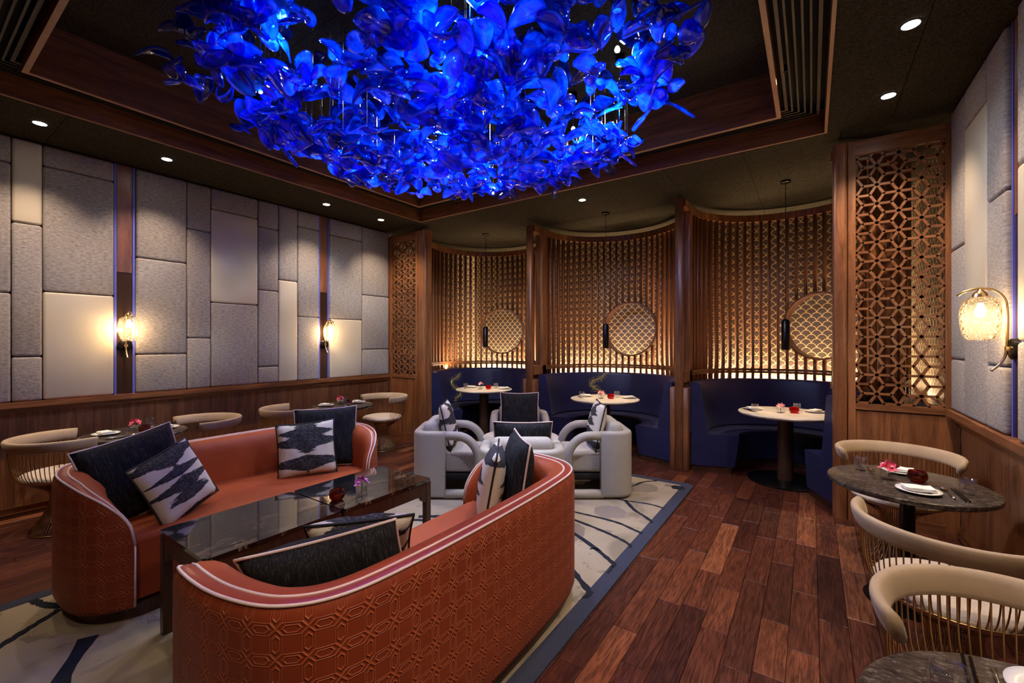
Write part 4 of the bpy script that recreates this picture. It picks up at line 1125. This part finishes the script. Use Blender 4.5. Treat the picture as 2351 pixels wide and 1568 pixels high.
# ---- cushions
def pillow_mesh(w_, h_, T, body, n_=15):
    V = []; Fc = []; idx = {}
    def shape(u, v_):
        e = 0.055
        return (u * w_ / 2 * (1 - e * (1 - v_ * v_)), v_ * h_ / 2 * (1 - e * (1 - u * u)))
    for side in (1, -1):
        for i in range(n_):
            for j in range(n_):
                u, v_ = -1 + 2 * i / (n_ - 1), -1 + 2 * j / (n_ - 1)
                edge = i in (0, n_ - 1) or j in (0, n_ - 1)
                if edge and side < 0: idx[(side, i, j)] = idx[(1, i, j)]; continue
                x, y = shape(u, v_)
                z = 0 if edge else side * T / 2 * ((1 - u * u) * (1 - v_ * v_)) ** 0.38
                wr_ = 0.004 * math.sin(9 * u + 5 * v_) * (1 - u * u)
                idx[(side, i, j)] = len(V); V.append((x, y, z + (0 if edge else side * wr_)))
        for i in range(n_ - 1):
            for j in range(n_ - 1):
                q = (idx[(side, i, j)], idx[(side, i + 1, j)], idx[(side, i + 1, j + 1)], idx[(side, i, j + 1)])
                Fc.append(q if side > 0 else tuple(reversed(q)))
    me = MB().add(V, Fc).mesh('cover', body, 'all', fix=False)
    loop = [shape(-1 + 2 * k / 12, -1) for k in range(12)] + [shape(1, -1 + 2 * k / 12) for k in range(12)] + [shape(1 - 2 * k / 12, 1) for k in range(12)] + [shape(-1, 1 - 2 * k / 12) for k in range(12)]
    return me, [(x, y, 0) for x, y in loop]
def pillow(label, c, facing, size, body, pip, roll=0.0, lean=0.0, T=0.15, sag=0.0):
    """c = centre, facing = horizontal direction the front looks, lean = tilt backwards (rad), roll = turn in its own plane"""
    w_, h_ = size
    f = Vector((facing[0], facing[1], 0)).normalized()
    zc = (f * math.cos(lean) + Vector((0, 0, math.sin(lean)))).normalized()
    xc = Vector((-f.y, f.x, 0)).normalized(); xc = Vector((0, 0, 1)).cross(f).normalized()
    yc = zc.cross(xc).normalized()
    R_ = Matrix((xc, yc, zc)).transposed() @ Matrix.Rotation(roll, 3, 'Z')
    t = thing('cushion', label, 'cushion', c, 0, 'scatter cushions on the sofas and armchairs')
    t.rotation_euler = R_.to_euler()
    me, loop = pillow_mesh(w_, h_, T, body)
    inst('cover', me, t)
    MB().tube(loop, 0.006, 6, closed=True).build('piping', pip, t, 'all')
    return t
zs = 0.425 + RZ
pillow('large black cushion with light piping, behind the tilted ikat cushion of the wall-side sofa', (-3.47, 0.92, zs + 0.235), (0.99, 0.10), (0.52, 0.50), 'black_weave', 'piping_white', 0.20, 0.30, 0.17)
pillow('tilted black and white ikat cushion leaning on the large black cushion', (-3.23, 1.04, zs + 0.195), (0.91, 0.41), (0.42, 0.42), 'ikat', 'piping_black', 0.28, 0.36, 0.14)
pillow('upright ikat cushion in front of the navy cushion of the wall-side sofa', (-3.34, 1.95, zs + 0.20), (0.87, -0.5), (0.43, 0.43), 'ikat', 'piping_black', 0.05, 0.24, 0.14)
pillow('dark navy cushion with light piping behind the upright ikat cushion', (-3.42, 2.17, zs + 0.245), (0.80, -0.6), (0.50, 0.50), 'black_weave', 'piping_white', 0.03, 0.20, 0.15)
pillow('wide black cushion with light piping beside the reclining ikat cushion', (-1.45, 0.94, zs + 0.205), (-0.76, 0.65), (0.54, 0.36), 'black_weave', 'piping_white', -0.20, 0.36, 0.19)
pillow('reclining ikat cushion beside the wide black cushion of the aisle sofa', (-1.67, 1.235, zs + 0.150), (-0.78, 0.62), (0.44, 0.42), 'ikat', 'piping_black', 0.0, 0.70, 0.15)
pillow('ikat cushion standing edgewise at the armchair end of the aisle sofa', (-1.615, 2.13, zs + 0.20), (-0.82, -0.57), (0.44, 0.44), 'ikat', 'piping_black', 0.0, 0.18, 0.16)
pillow('black cushion with light piping behind the edgewise ikat cushion', (-1.515, 2.25, zs + 0.235), (-0.70, -0.70), (0.48, 0.48), 'black_weave', 'piping_white', 0.0, 0.15, 0.17)
def chair_pillow(label, d, l, fd, fl_, size, body, pip, z, lean, T=0.14, roll=0.0):
    p_ = FW * d + RT * l; f_ = FW * fd + RT * fl_
    pillow(label, (p_.x, p_.y, z), (f_.x, f_.y), size, body, pip, roll, lean, T)
chair_pillow('black and white ikat cushion in the armchair on the upholstered wall side', TD - 0.02, TL - 0.735, 0, 1, (0.46, 0.46), 'ikat', 'piping_black', 0.42 + 0.24, 0.22)
chair_pillow('black and white ikat cushion in the armchair on the aisle side', TD - 0.02, TL + 0.765, 0, -1, (0.46, 0.46), 'ikat', 'piping_black', 0.42 + 0.24, 0.22)
chair_pillow('black woven square cushion with light piping in the armchair that backs onto the booths', TD + 0.755, TL - 0.0, -1, 0, (0.46, 0.46), 'black_weave', 'piping_white', 0.42 + 0.24, 0.2)
chair_pillow('black woven lumbar cushion with light piping in the armchair that backs onto the sofas', TD - 0.75, TL + 0.0, 1, 0, (0.50, 0.40), 'black_weave', 'piping_white', 0.42 + 0.21, 0.2)

# ================================================================== dining chairs and tables
CR = 0.318
def rim_mesh():
    path = []; a = math.radians(112)
    for k in range(41):
        q = -PI / 2 - a + 2 * a * k / 40; path.append((CR * math.cos(q), CR * math.sin(q), q))
    sec = []
    for k in range(14):
        q = 2 * PI * k / 14
        r_ = 0.021 * abs(math.cos(q)) ** 0.75 * (1 if math.cos(q) >= 0 else -1); z_ = 0.043 * abs(math.sin(q)) ** 0.8 * (1 if math.sin(q) >= 0 else -1)
        sec.append((r_ + 0.28 * z_, z_ + 0.705))
    V = []; Fc = []; m = 14
    for i, (x, y, q) in enumerate(path):
        for r_, z_ in sec: V.append(((CR + r_) * math.cos(q), (CR + r_) * math.sin(q), z_))
    for i in range(40):
        for k in range(m): l = (k + 1) % m; Fc.append((i * m + k, (i + 1) * m + k, (i + 1) * m + l, i * m + l))
    Fc += [tuple(range(m)), tuple(40 * m + k for k in reversed(range(m)))]
    return MB().add(V, Fc).mesh('padded_rim', 'beige_velvet', 'all')
RIM = rim_mesh()
ROD = MB().tube(catmull([(0.308, 0, 0.685), (0.306, 0, 0.60), (0.296, 0, 0.51), (0.268, 0, 0.44), (0.20, 0, 0.385), (0.115, 0, 0.33)], 3), 0.0030, 5).mesh('rod', 'bronze_rod', 'all')
bc = MB(); prof = catmull([(0.112, 0, 0.345), (0.088, 0, 0.27), (0.105, 0, 0.18), (0.155, 0, 0.085), (0.205, 0, 0.014)], 3)
for k in range(56):
    q = 2 * PI * k / 56; bc.tube([(p_.x * math.cos(q), p_.x * math.sin(q), p_.z) for p_ in prof], 0.0027, 4)
CAGE = bc.mesh('base_rods', 'bronze_rod', 'all')
def torus(R_, r_, z, n1=40, n2=6):
    return MB().tube([(R_ * math.cos(2 * PI * k / n1), R_ * math.sin(2 * PI * k / n1), z) for k in range(n1)], r_, n2, closed=True)
BRING = torus(0.207, 0.006, 0.007).mesh('base_ring', 'bronze_rod', 'all')
MRING = torus(0.122, 0.0035, 0.15).mesh('stay_ring', 'bronze_rod', 'all')
SRING = torus(0.274, 0.0035, 0.437).mesh('seat_ring', 'bronze_rod', 'all')
SEAT = MB().lathe([(0.001, 0.395), (0.20, 0.395), (0.255, 0.415), (0.268, 0.437), (0.255, 0.459), (0.20, 0.472), (0.001, 0.476)], 40, caps=False).mesh('seat_pad', 'seat_cream', 'all')
def wire_chair(x, y, face, label):
    """face = direction the sitter looks, as rotation from +y"""
    t = thing('dining_chair', label, 'chair', (x, y, 0), face, 'wire dining chairs')
    inst('padded_rim', RIM, t); inst('seat_pad', SEAT, t); inst('seat_ring', SRING, t)
    inst('base_ring', BRING, t); inst('stay_ring', MRING, t); stuff(inst('base_rods', CAGE, t))
    a = math.radians(109)
    for k in range(44): inst('rod', ROD, t, (0, 0, 0), (0, 0, -PI / 2 - a + 2 * a * k / 43))
wire_chair(-4.97, 0.86, 0, 'bronze wire chair with beige rim beside the embossed end of the wall-side sofa')
wire_chair(-4.95, 1.80, PI, 'bronze wire chair with beige rim behind the back of the wall-side sofa')
wire_chair(-4.95, 2.72, 0, 'bronze wire chair with beige rim behind the upright ikat and navy cushions')
wire_chair(-4.95, 4.00, PI, 'bronze wire chair with beige rim in front of the narrow lattice screen')
wire_chair(0.485, 3.98, PI, 'bronze wire chair with beige rim in front of the wide lattice screen')
wire_chair(0.495, 2.58, 0, 'bronze wire chair with beige rim pulled up to the table before the wide lattice')
wire_chair(0.49, 1.72, PI, 'bronze wire chair with beige rim facing the granite table without orchids')
TZ = 0.69
TABS = [(-4.97, 1.30, 'dark granite round table by the first wall lamp of the upholstered wall'), (-4.95, 3.37, 'dark granite round table by the second wall lamp of the upholstered wall'),
        (0.455, 3.35, 'dark granite round table with an amber bowl in front of the wide lattice screen'), (0.455, 1.25, 'dark granite round table set without orchids or candle bowl, along the right wall')]
for x, y, lab in TABS:
    t = thing('dining_table', lab, 'table', (x, y, 0), 0, 'round granite dining tables')
    MB().lathe([(0.001, TZ - 0.032), (0.36, TZ - 0.032), (0.373, TZ - 0.024), (0.376, TZ - 0.014), (0.372, TZ - 0.003), (0.366, TZ), (0.001, TZ)], 64, caps=False).build('table_top', 'granite', t, True)
    MB().lathe([(0.035, 0.012), (0.035, TZ - 0.032)], 24).build('pedestal', 'black_metal', t, True)
    MB().lathe([(0.001, 0), (0.20, 0), (0.20, 0.006), (0.04, 0.014), (0.001, 0.014)], 40, caps=False).build('base', 'black_metal', t, True)
def set_table(x, y, nm, rot=False, flip=1):
    on = 'on the ' + nm
    place_plate(x + (0.02 if x > 0 else -0.08), y - 0.18, TZ, 0.15, 'away from the booths ' + on)
    place_plate(x + 0.0, y + 0.23, TZ, -0.1, 'toward the booths ' + on)
    place_glass(x + 0.23 * flip, y - 0.08, TZ, 'away from the booths ' + on)
    place_glass(x - 0.20 * flip, y + 0.16, TZ, 'toward the booths ' + on)
    place_flower(x - 0.08 * flip, y + 0.02, TZ, on, 'petal_pink', 0.4, 3)
    place_bowl(x + 0.05 * flip, y + 0.05, TZ, on)
    place_cutlery(x + 0.145 * flip, y - 0.13, TZ, 0.05, 'away from the booths ' + on)
    place_cutlery(x - 0.15 * flip, y + 0.24, TZ, PI + 0.05, 'toward the booths ' + on, True)
set_table(TABS[0][0], TABS[0][1], 'table by the first wall lamp')
set_table(TABS[1][0], TABS[1][1], 'table by the second wall lamp')
set_table(TABS[2][0], TABS[2][1], 'table before the wide lattice')
x, y = TABS[3][0], TABS[3][1]
place_glass(0.255, 1.36, TZ, 'at the edge of the granite table without orchids')
place_plate(0.47, 1.50, TZ, 0.2, 'on the granite table without orchids', False)
place_cutlery(0.36, 1.46, TZ, PI - 0.1, 'on the granite table without orchids')

# ================================================================== wall sconces
SH = [(0.030, 0.120), (0.055, 0.112), (0.074, 0.090), (0.083, 0.040), (0.083, 0.0), (0.078, -0.055), (0.066, -0.100), (0.052, -0.120)]
SHADE = MB().lathe(SH + [(r - 0.003, z) for r, z in reversed(SH)], 32, caps=False).mesh('shade', 'shade_glass', 'all')
ARM = MB().tube(catmull([(0.105, 0, -0.285), (0.072, 0, -0.245), (0.050, 0, -0.19), (0.045, 0, -0.10), (0.045, 0, 0.03), (0.055, 0, 0.105), (0.095, 0, 0.152), (0.15, 0, 0.165), (0.205, 0, 0.150), (0.235, 0, 0.128)], 5), 0.0065, 10).mesh('arm', 'brass', 'all')
PLATE = MB().tube([(0.0, 0, -0.165), (0.030, 0, -0.165), (0.034, 0, -0.165)], [0.056, 0.056, 0.050], 28).mesh('back_plate', 'black_metal', True)
BOSS = MB().tube([(0.030, 0, -0.165), (0.052, 0, -0.165)], 0.016, 14).mesh('boss', 'brass', True)
CAP = MB().lathe([(0.034, 0.118), (0.030, 0.136), (0.014, 0.152), (0.008, 0.160)], 20, (0.145, 0, 0)).mesh('cap', 'brass', True)
BULB = MB().lathe([(0.001, 0.005), (0.018, 0.012), (0.024, 0.035), (0.016, 0.065), (0.010, 0.085)], 16, (0.145, 0, 0)).mesh('bulb', 'bulb_glow', 'all')
for x, y, s, lab in ((XL + 0.026, 1.3725, 1, 'above the granite table nearest the sofa end'), (XL + 0.026, 3.4965, 1, 'on the padded wall, closer to the booths'), (XR - 0.026, 3.4025, -1, 'on the right wall by the wide lattice')):
    t = thing('wall_sconce', 'brass wall lamp with dimpled glass shade ' + lab, 'wall lamp', (x, y, 1.625), 0 if s > 0 else PI, 'brass and glass wall lamps')
    inst('back_plate', PLATE, t); inst('boss', BOSS, t); inst('arm', ARM, t); inst('cap', CAP, t); inst('bulb', BULB, t)
    inst('shade', SHADE, t, (0.145, 0, 0))
    light('POINT', 'sconce_light', (0.145, 0, -0.005), P_SCONCE, (1.0, 0.74, 0.42), t, None, 0.02)

# ================================================================== chandelier
CHX, CHY, CHR = -2.12, 2.25, 1.70
ch = thing('chandelier', 'huge chandelier of cobalt blue glass petals hung on fine wires in the ceiling tray', 'chandelier', (CHX, CHY, ZU - 0.001))
rr = random.Random(21)
def petal_mesh(seed, L, Wd, curl, cup):
    r_ = random.Random(seed); S = 16; rings = 4
    top = []; 
    a1, a2 = r_.uniform(0, 6), r_.uniform(0, 6)
    for k in range(rings + 1):
        f = k / rings
        for j in range(S):
            q = 2 * PI * j / S
            u = math.cos(q) * f; v_ = math.sin(q) * f
            x = (u * 0.5 + 0.5) * L
            ww = Wd * (0.86 + 0.14 * math.sin(PI * min(max(x / L * 0.85 + 0.12, 0), 1)))
            y = v_ * ww / 2 * (1 + 0.06 * math.sin(3 * q + a1))
            z = curl * L * ((x / L) ** 2) + cup * (y * y) / Wd * 2 + 0.010 * f * math.sin(2 * q + a2) * 1.2
            top.append((x, y, z))
    V = [top[0]] + top[S:]; n0 = len(V)
    edge_r = [q_ for q_ in V]
    tk = [0.0015] + [0.0015 + 0.0052 * ((1 + k_ // S) / rings) ** 6 for k_ in range(n0 - 1)]
    B = [(x, y, z - tk[i_]) for i_, (x, y, z) in enumerate(V)]
    V = [(x, y, z + tk[i_]) for i_, (x, y, z) in enumerate(V)]
    Fc = []
    for j in range(S): Fc.append((0, 1 + j, 1 + (j + 1) % S))
    for k in range(1, rings):
        for j in range(S):
            l = (j + 1) % S; o = 1 + (k - 1) * S
            Fc.append((o + j, o + S + j, o + S + l, o + l))
    Fb = [tuple(n0 + i for i in reversed(f)) for f in Fc]
    o = 1 + (rings - 1) * S
    Fs = [(o + j, n0 + o + j, n0 + o + (j + 1) % S, o + (j + 1) % S) for j in range(S)]
    return MB().add(V + B, Fc + Fb + Fs).mesh('glass_petal', 'cobalt', 'all', fix=False)
PET = [petal_mesh(i, *a_) for i, a_ in enumerate(((0.15, 0.105, 0.15, 0.5), (0.17, 0.10, -0.2, 0.4), (0.13, 0.11, 0.3, -0.4), (0.19, 0.12, 0.1, 0.6), (0.12, 0.085, -0.3, 0.5), (0.16, 0.125, 0.22, 0.3), (0.20, 0.095, -0.12, -0.5), (0.105, 0.08, 0.1, 0.6)))]
items = []; wires = MB()
NCL = 470
for c_ in range(NCL):
    while True:
        x, y = rr.uniform(-1, 1), rr.uniform(-1, 1)
        r_ = math.hypot(x, y)
        if r_ <= 1.0 * (0.93 + 0.07 * math.sin(5 * math.atan2(y, x) + 1)): break
    zb = 2.77 + 0.33 * r_ ** 2
    z = zb + (rr.random() ** 1.6) * (3.42 - zb) * 0.9
    px, py = x * CHR, y * CHR * 0.97
    az = rr.uniform(0, 2 * PI)
    for k in range(rr.choice((2, 3, 3, 4))):
        a_ = az + k * 2 * PI / 3 + rr.uniform(-0.6, 0.6)
        el = rr.uniform(-0.55, 0.65); tw = rr.uniform(-0.9, 0.9)
        items.append(((px, py, z + 0.001 - ZU + rr.uniform(-0.03, 0.03)), (tw, -el, a_), rr.randrange(8), rr.uniform(0.8, 1.15)))
    wires.tube([(px, py, z - ZU), (px, py, -0.004)], 0.0009, 3)
def score(it):
    p_ = Vector((it[0][0] + CHX, it[0][1] + CHY, it[0][2] + ZU - H)); d = p_.dot(FW)
    if d < 0.4: return 99
    u, v_ = p_.dot(RT) / d, p_.z / d
    return d if (abs(u) < 1.2 and v_ < 0.80) else 50 + d
items.sort(key=score)
stv = MB()
for i, (loc, rot, k, sc_) in enumerate(items):
    if i < 300:
        o = inst('glass_petal', PET[k], ch, loc, rot); o.scale = (sc_, sc_, sc_)
    else:
        from mathutils import Euler
        mt = Matrix.Translation(loc) @ Euler(rot).to_matrix().to_4x4() @ Matrix.Scale(sc_, 4)
        stv.add([tuple(mt @ q.co) for q in PET[k].vertices], [tuple(q.vertices) for q in PET[k].polygons])
stuff(stv.build('glass_petals', 'cobalt', ch, 'all', fix=False))
stuff(wires.build('suspension_wires', 'steel', ch))
SPOTB = MB().lathe([(0.030, 0.0), (0.034, -0.01), (0.034, -0.075), (0.029, -0.075), (0.029, -0.06), (0.001, -0.06)], 18, caps=False).mesh('spot_housing', 'black_metal', True)
SPOTL = MB().lathe([(0.001, -0.066), (0.028, -0.066), (0.028, -0.062), (0.001, -0.062)], 16).mesh('spot_lens', 'spot_glow')
for gx, gy in ((-1.02, -0.72), (-1.25, 0.10), (-0.28, 0.32), (0.92, 0.95), (1.10, 0.42), (0.32, -0.28), (-0.35, 1.15), (0.40, 1.20), (-0.35, -0.95), (0.75, -0.75), (-0.95, 0.85)):
    o = inst('spot_housing', SPOTB, ch, (gx, gy, 0)); inst('spot_lens', SPOTL, o)
    light('SPOT', 'chandelier_beam', (gx, gy, -0.34), P_CHAND, (0.86, 0.92, 1.0), ch, (0, 0, -1), 0.03, 165, 0.35)
    MB().tube([(gx, gy, -0.07), (gx, gy, -0.30)], 0.0025, 5).build('lamp_cord', 'black', ch)
    MB().lathe([(0.001, -0.335), (0.014, -0.33), (0.018, -0.318), (0.010, -0.30), (0.001, -0.298)], 10, (gx, gy, 0)).build('lamp_bulb', 'spot_glow', ch, True)
# little star lamps on cords among the petals
for x, y, z, lab in ((-2.60, 1.24, 2.93, 'high among the blue petals'), (-2.78, 3.10, 2.99, 'under the booth-side rim of the blue petals'), (-2.53, 3.36, 2.93, 'hanging lowest at the rim of the blue petals')):
    t = thing('cord_lamp', 'tiny warm bulb on a cord ' + lab, 'lamp', (x, y, ZU - 0.001), 0, 'tiny cord lamps of the chandelier')
    MB().tube([(0, 0, 0), (0, 0, z + 0.04 - ZU)], 0.002, 5).build('cord', 'black', t)
    MB().lathe([(0.009, z + 0.045 - ZU), (0.009, z + 0.012 - ZU)], 12).build('socket', 'black_metal', t, True)
    MB().lathe([(0.001, -0.010), (0.008, -0.006), (0.010, 0.0), (0.008, 0.008), (0.005, 0.012)], 12, (0, 0, z - ZU)).build('bulb', 'star_glow', t, True)
# unseen pin spots added between the tray's grille bars to brighten the lounge group
PINB = MB().lathe([(0.011, 0.0), (0.013, -0.002), (0.013, -0.05), (0.010, -0.05), (0.010, -0.01), (0.001, -0.01)], 14, caps=False).mesh('spot_housing', 'black_metal', True)
PINL = MB().lathe([(0.001, -0.018), (0.0095, -0.018), (0.0095, -0.012), (0.001, -0.012)], 12).mesh('spot_lens', 'lens_glow')
for x, y, ax, ay, pw, wh in ((IX0 - 0.082, 1.15, -2.95, 1.35, 0.5, 'over the tilted ikat cushion'), (IX0 - 0.082, 3.10, -3.1, 2.1, 1.0, 'over the navy cushion of the wall-side sofa'),
                             (IX1 + 0.082, 3.55, -1.75, 3.6, 1.0, 'over the aisle-side armchair'), (IX1 + 0.082, 1.05, -1.55, 1.15, 1.0, 'over the aisle sofa'), (-2.3, IY1 + 0.082, -2.55, 3.5, 1.0, 'over the armchairs')):
    t = thing('added_pin_spot', 'added black pin spot in the tray grille ' + wh, 'ceiling spot', (x, y, 3.412), 0, 'added pin spots in the tray grille')
    inst('spot_housing', PINB, t); inst('spot_lens', PINL, t)
    light('SPOT', 'added_pin_beam', (0, 0, -0.053), P_ACC * pw, SOFT, t, (ax - x, ay - y, -2.85), 0.02, 62, 0.8)
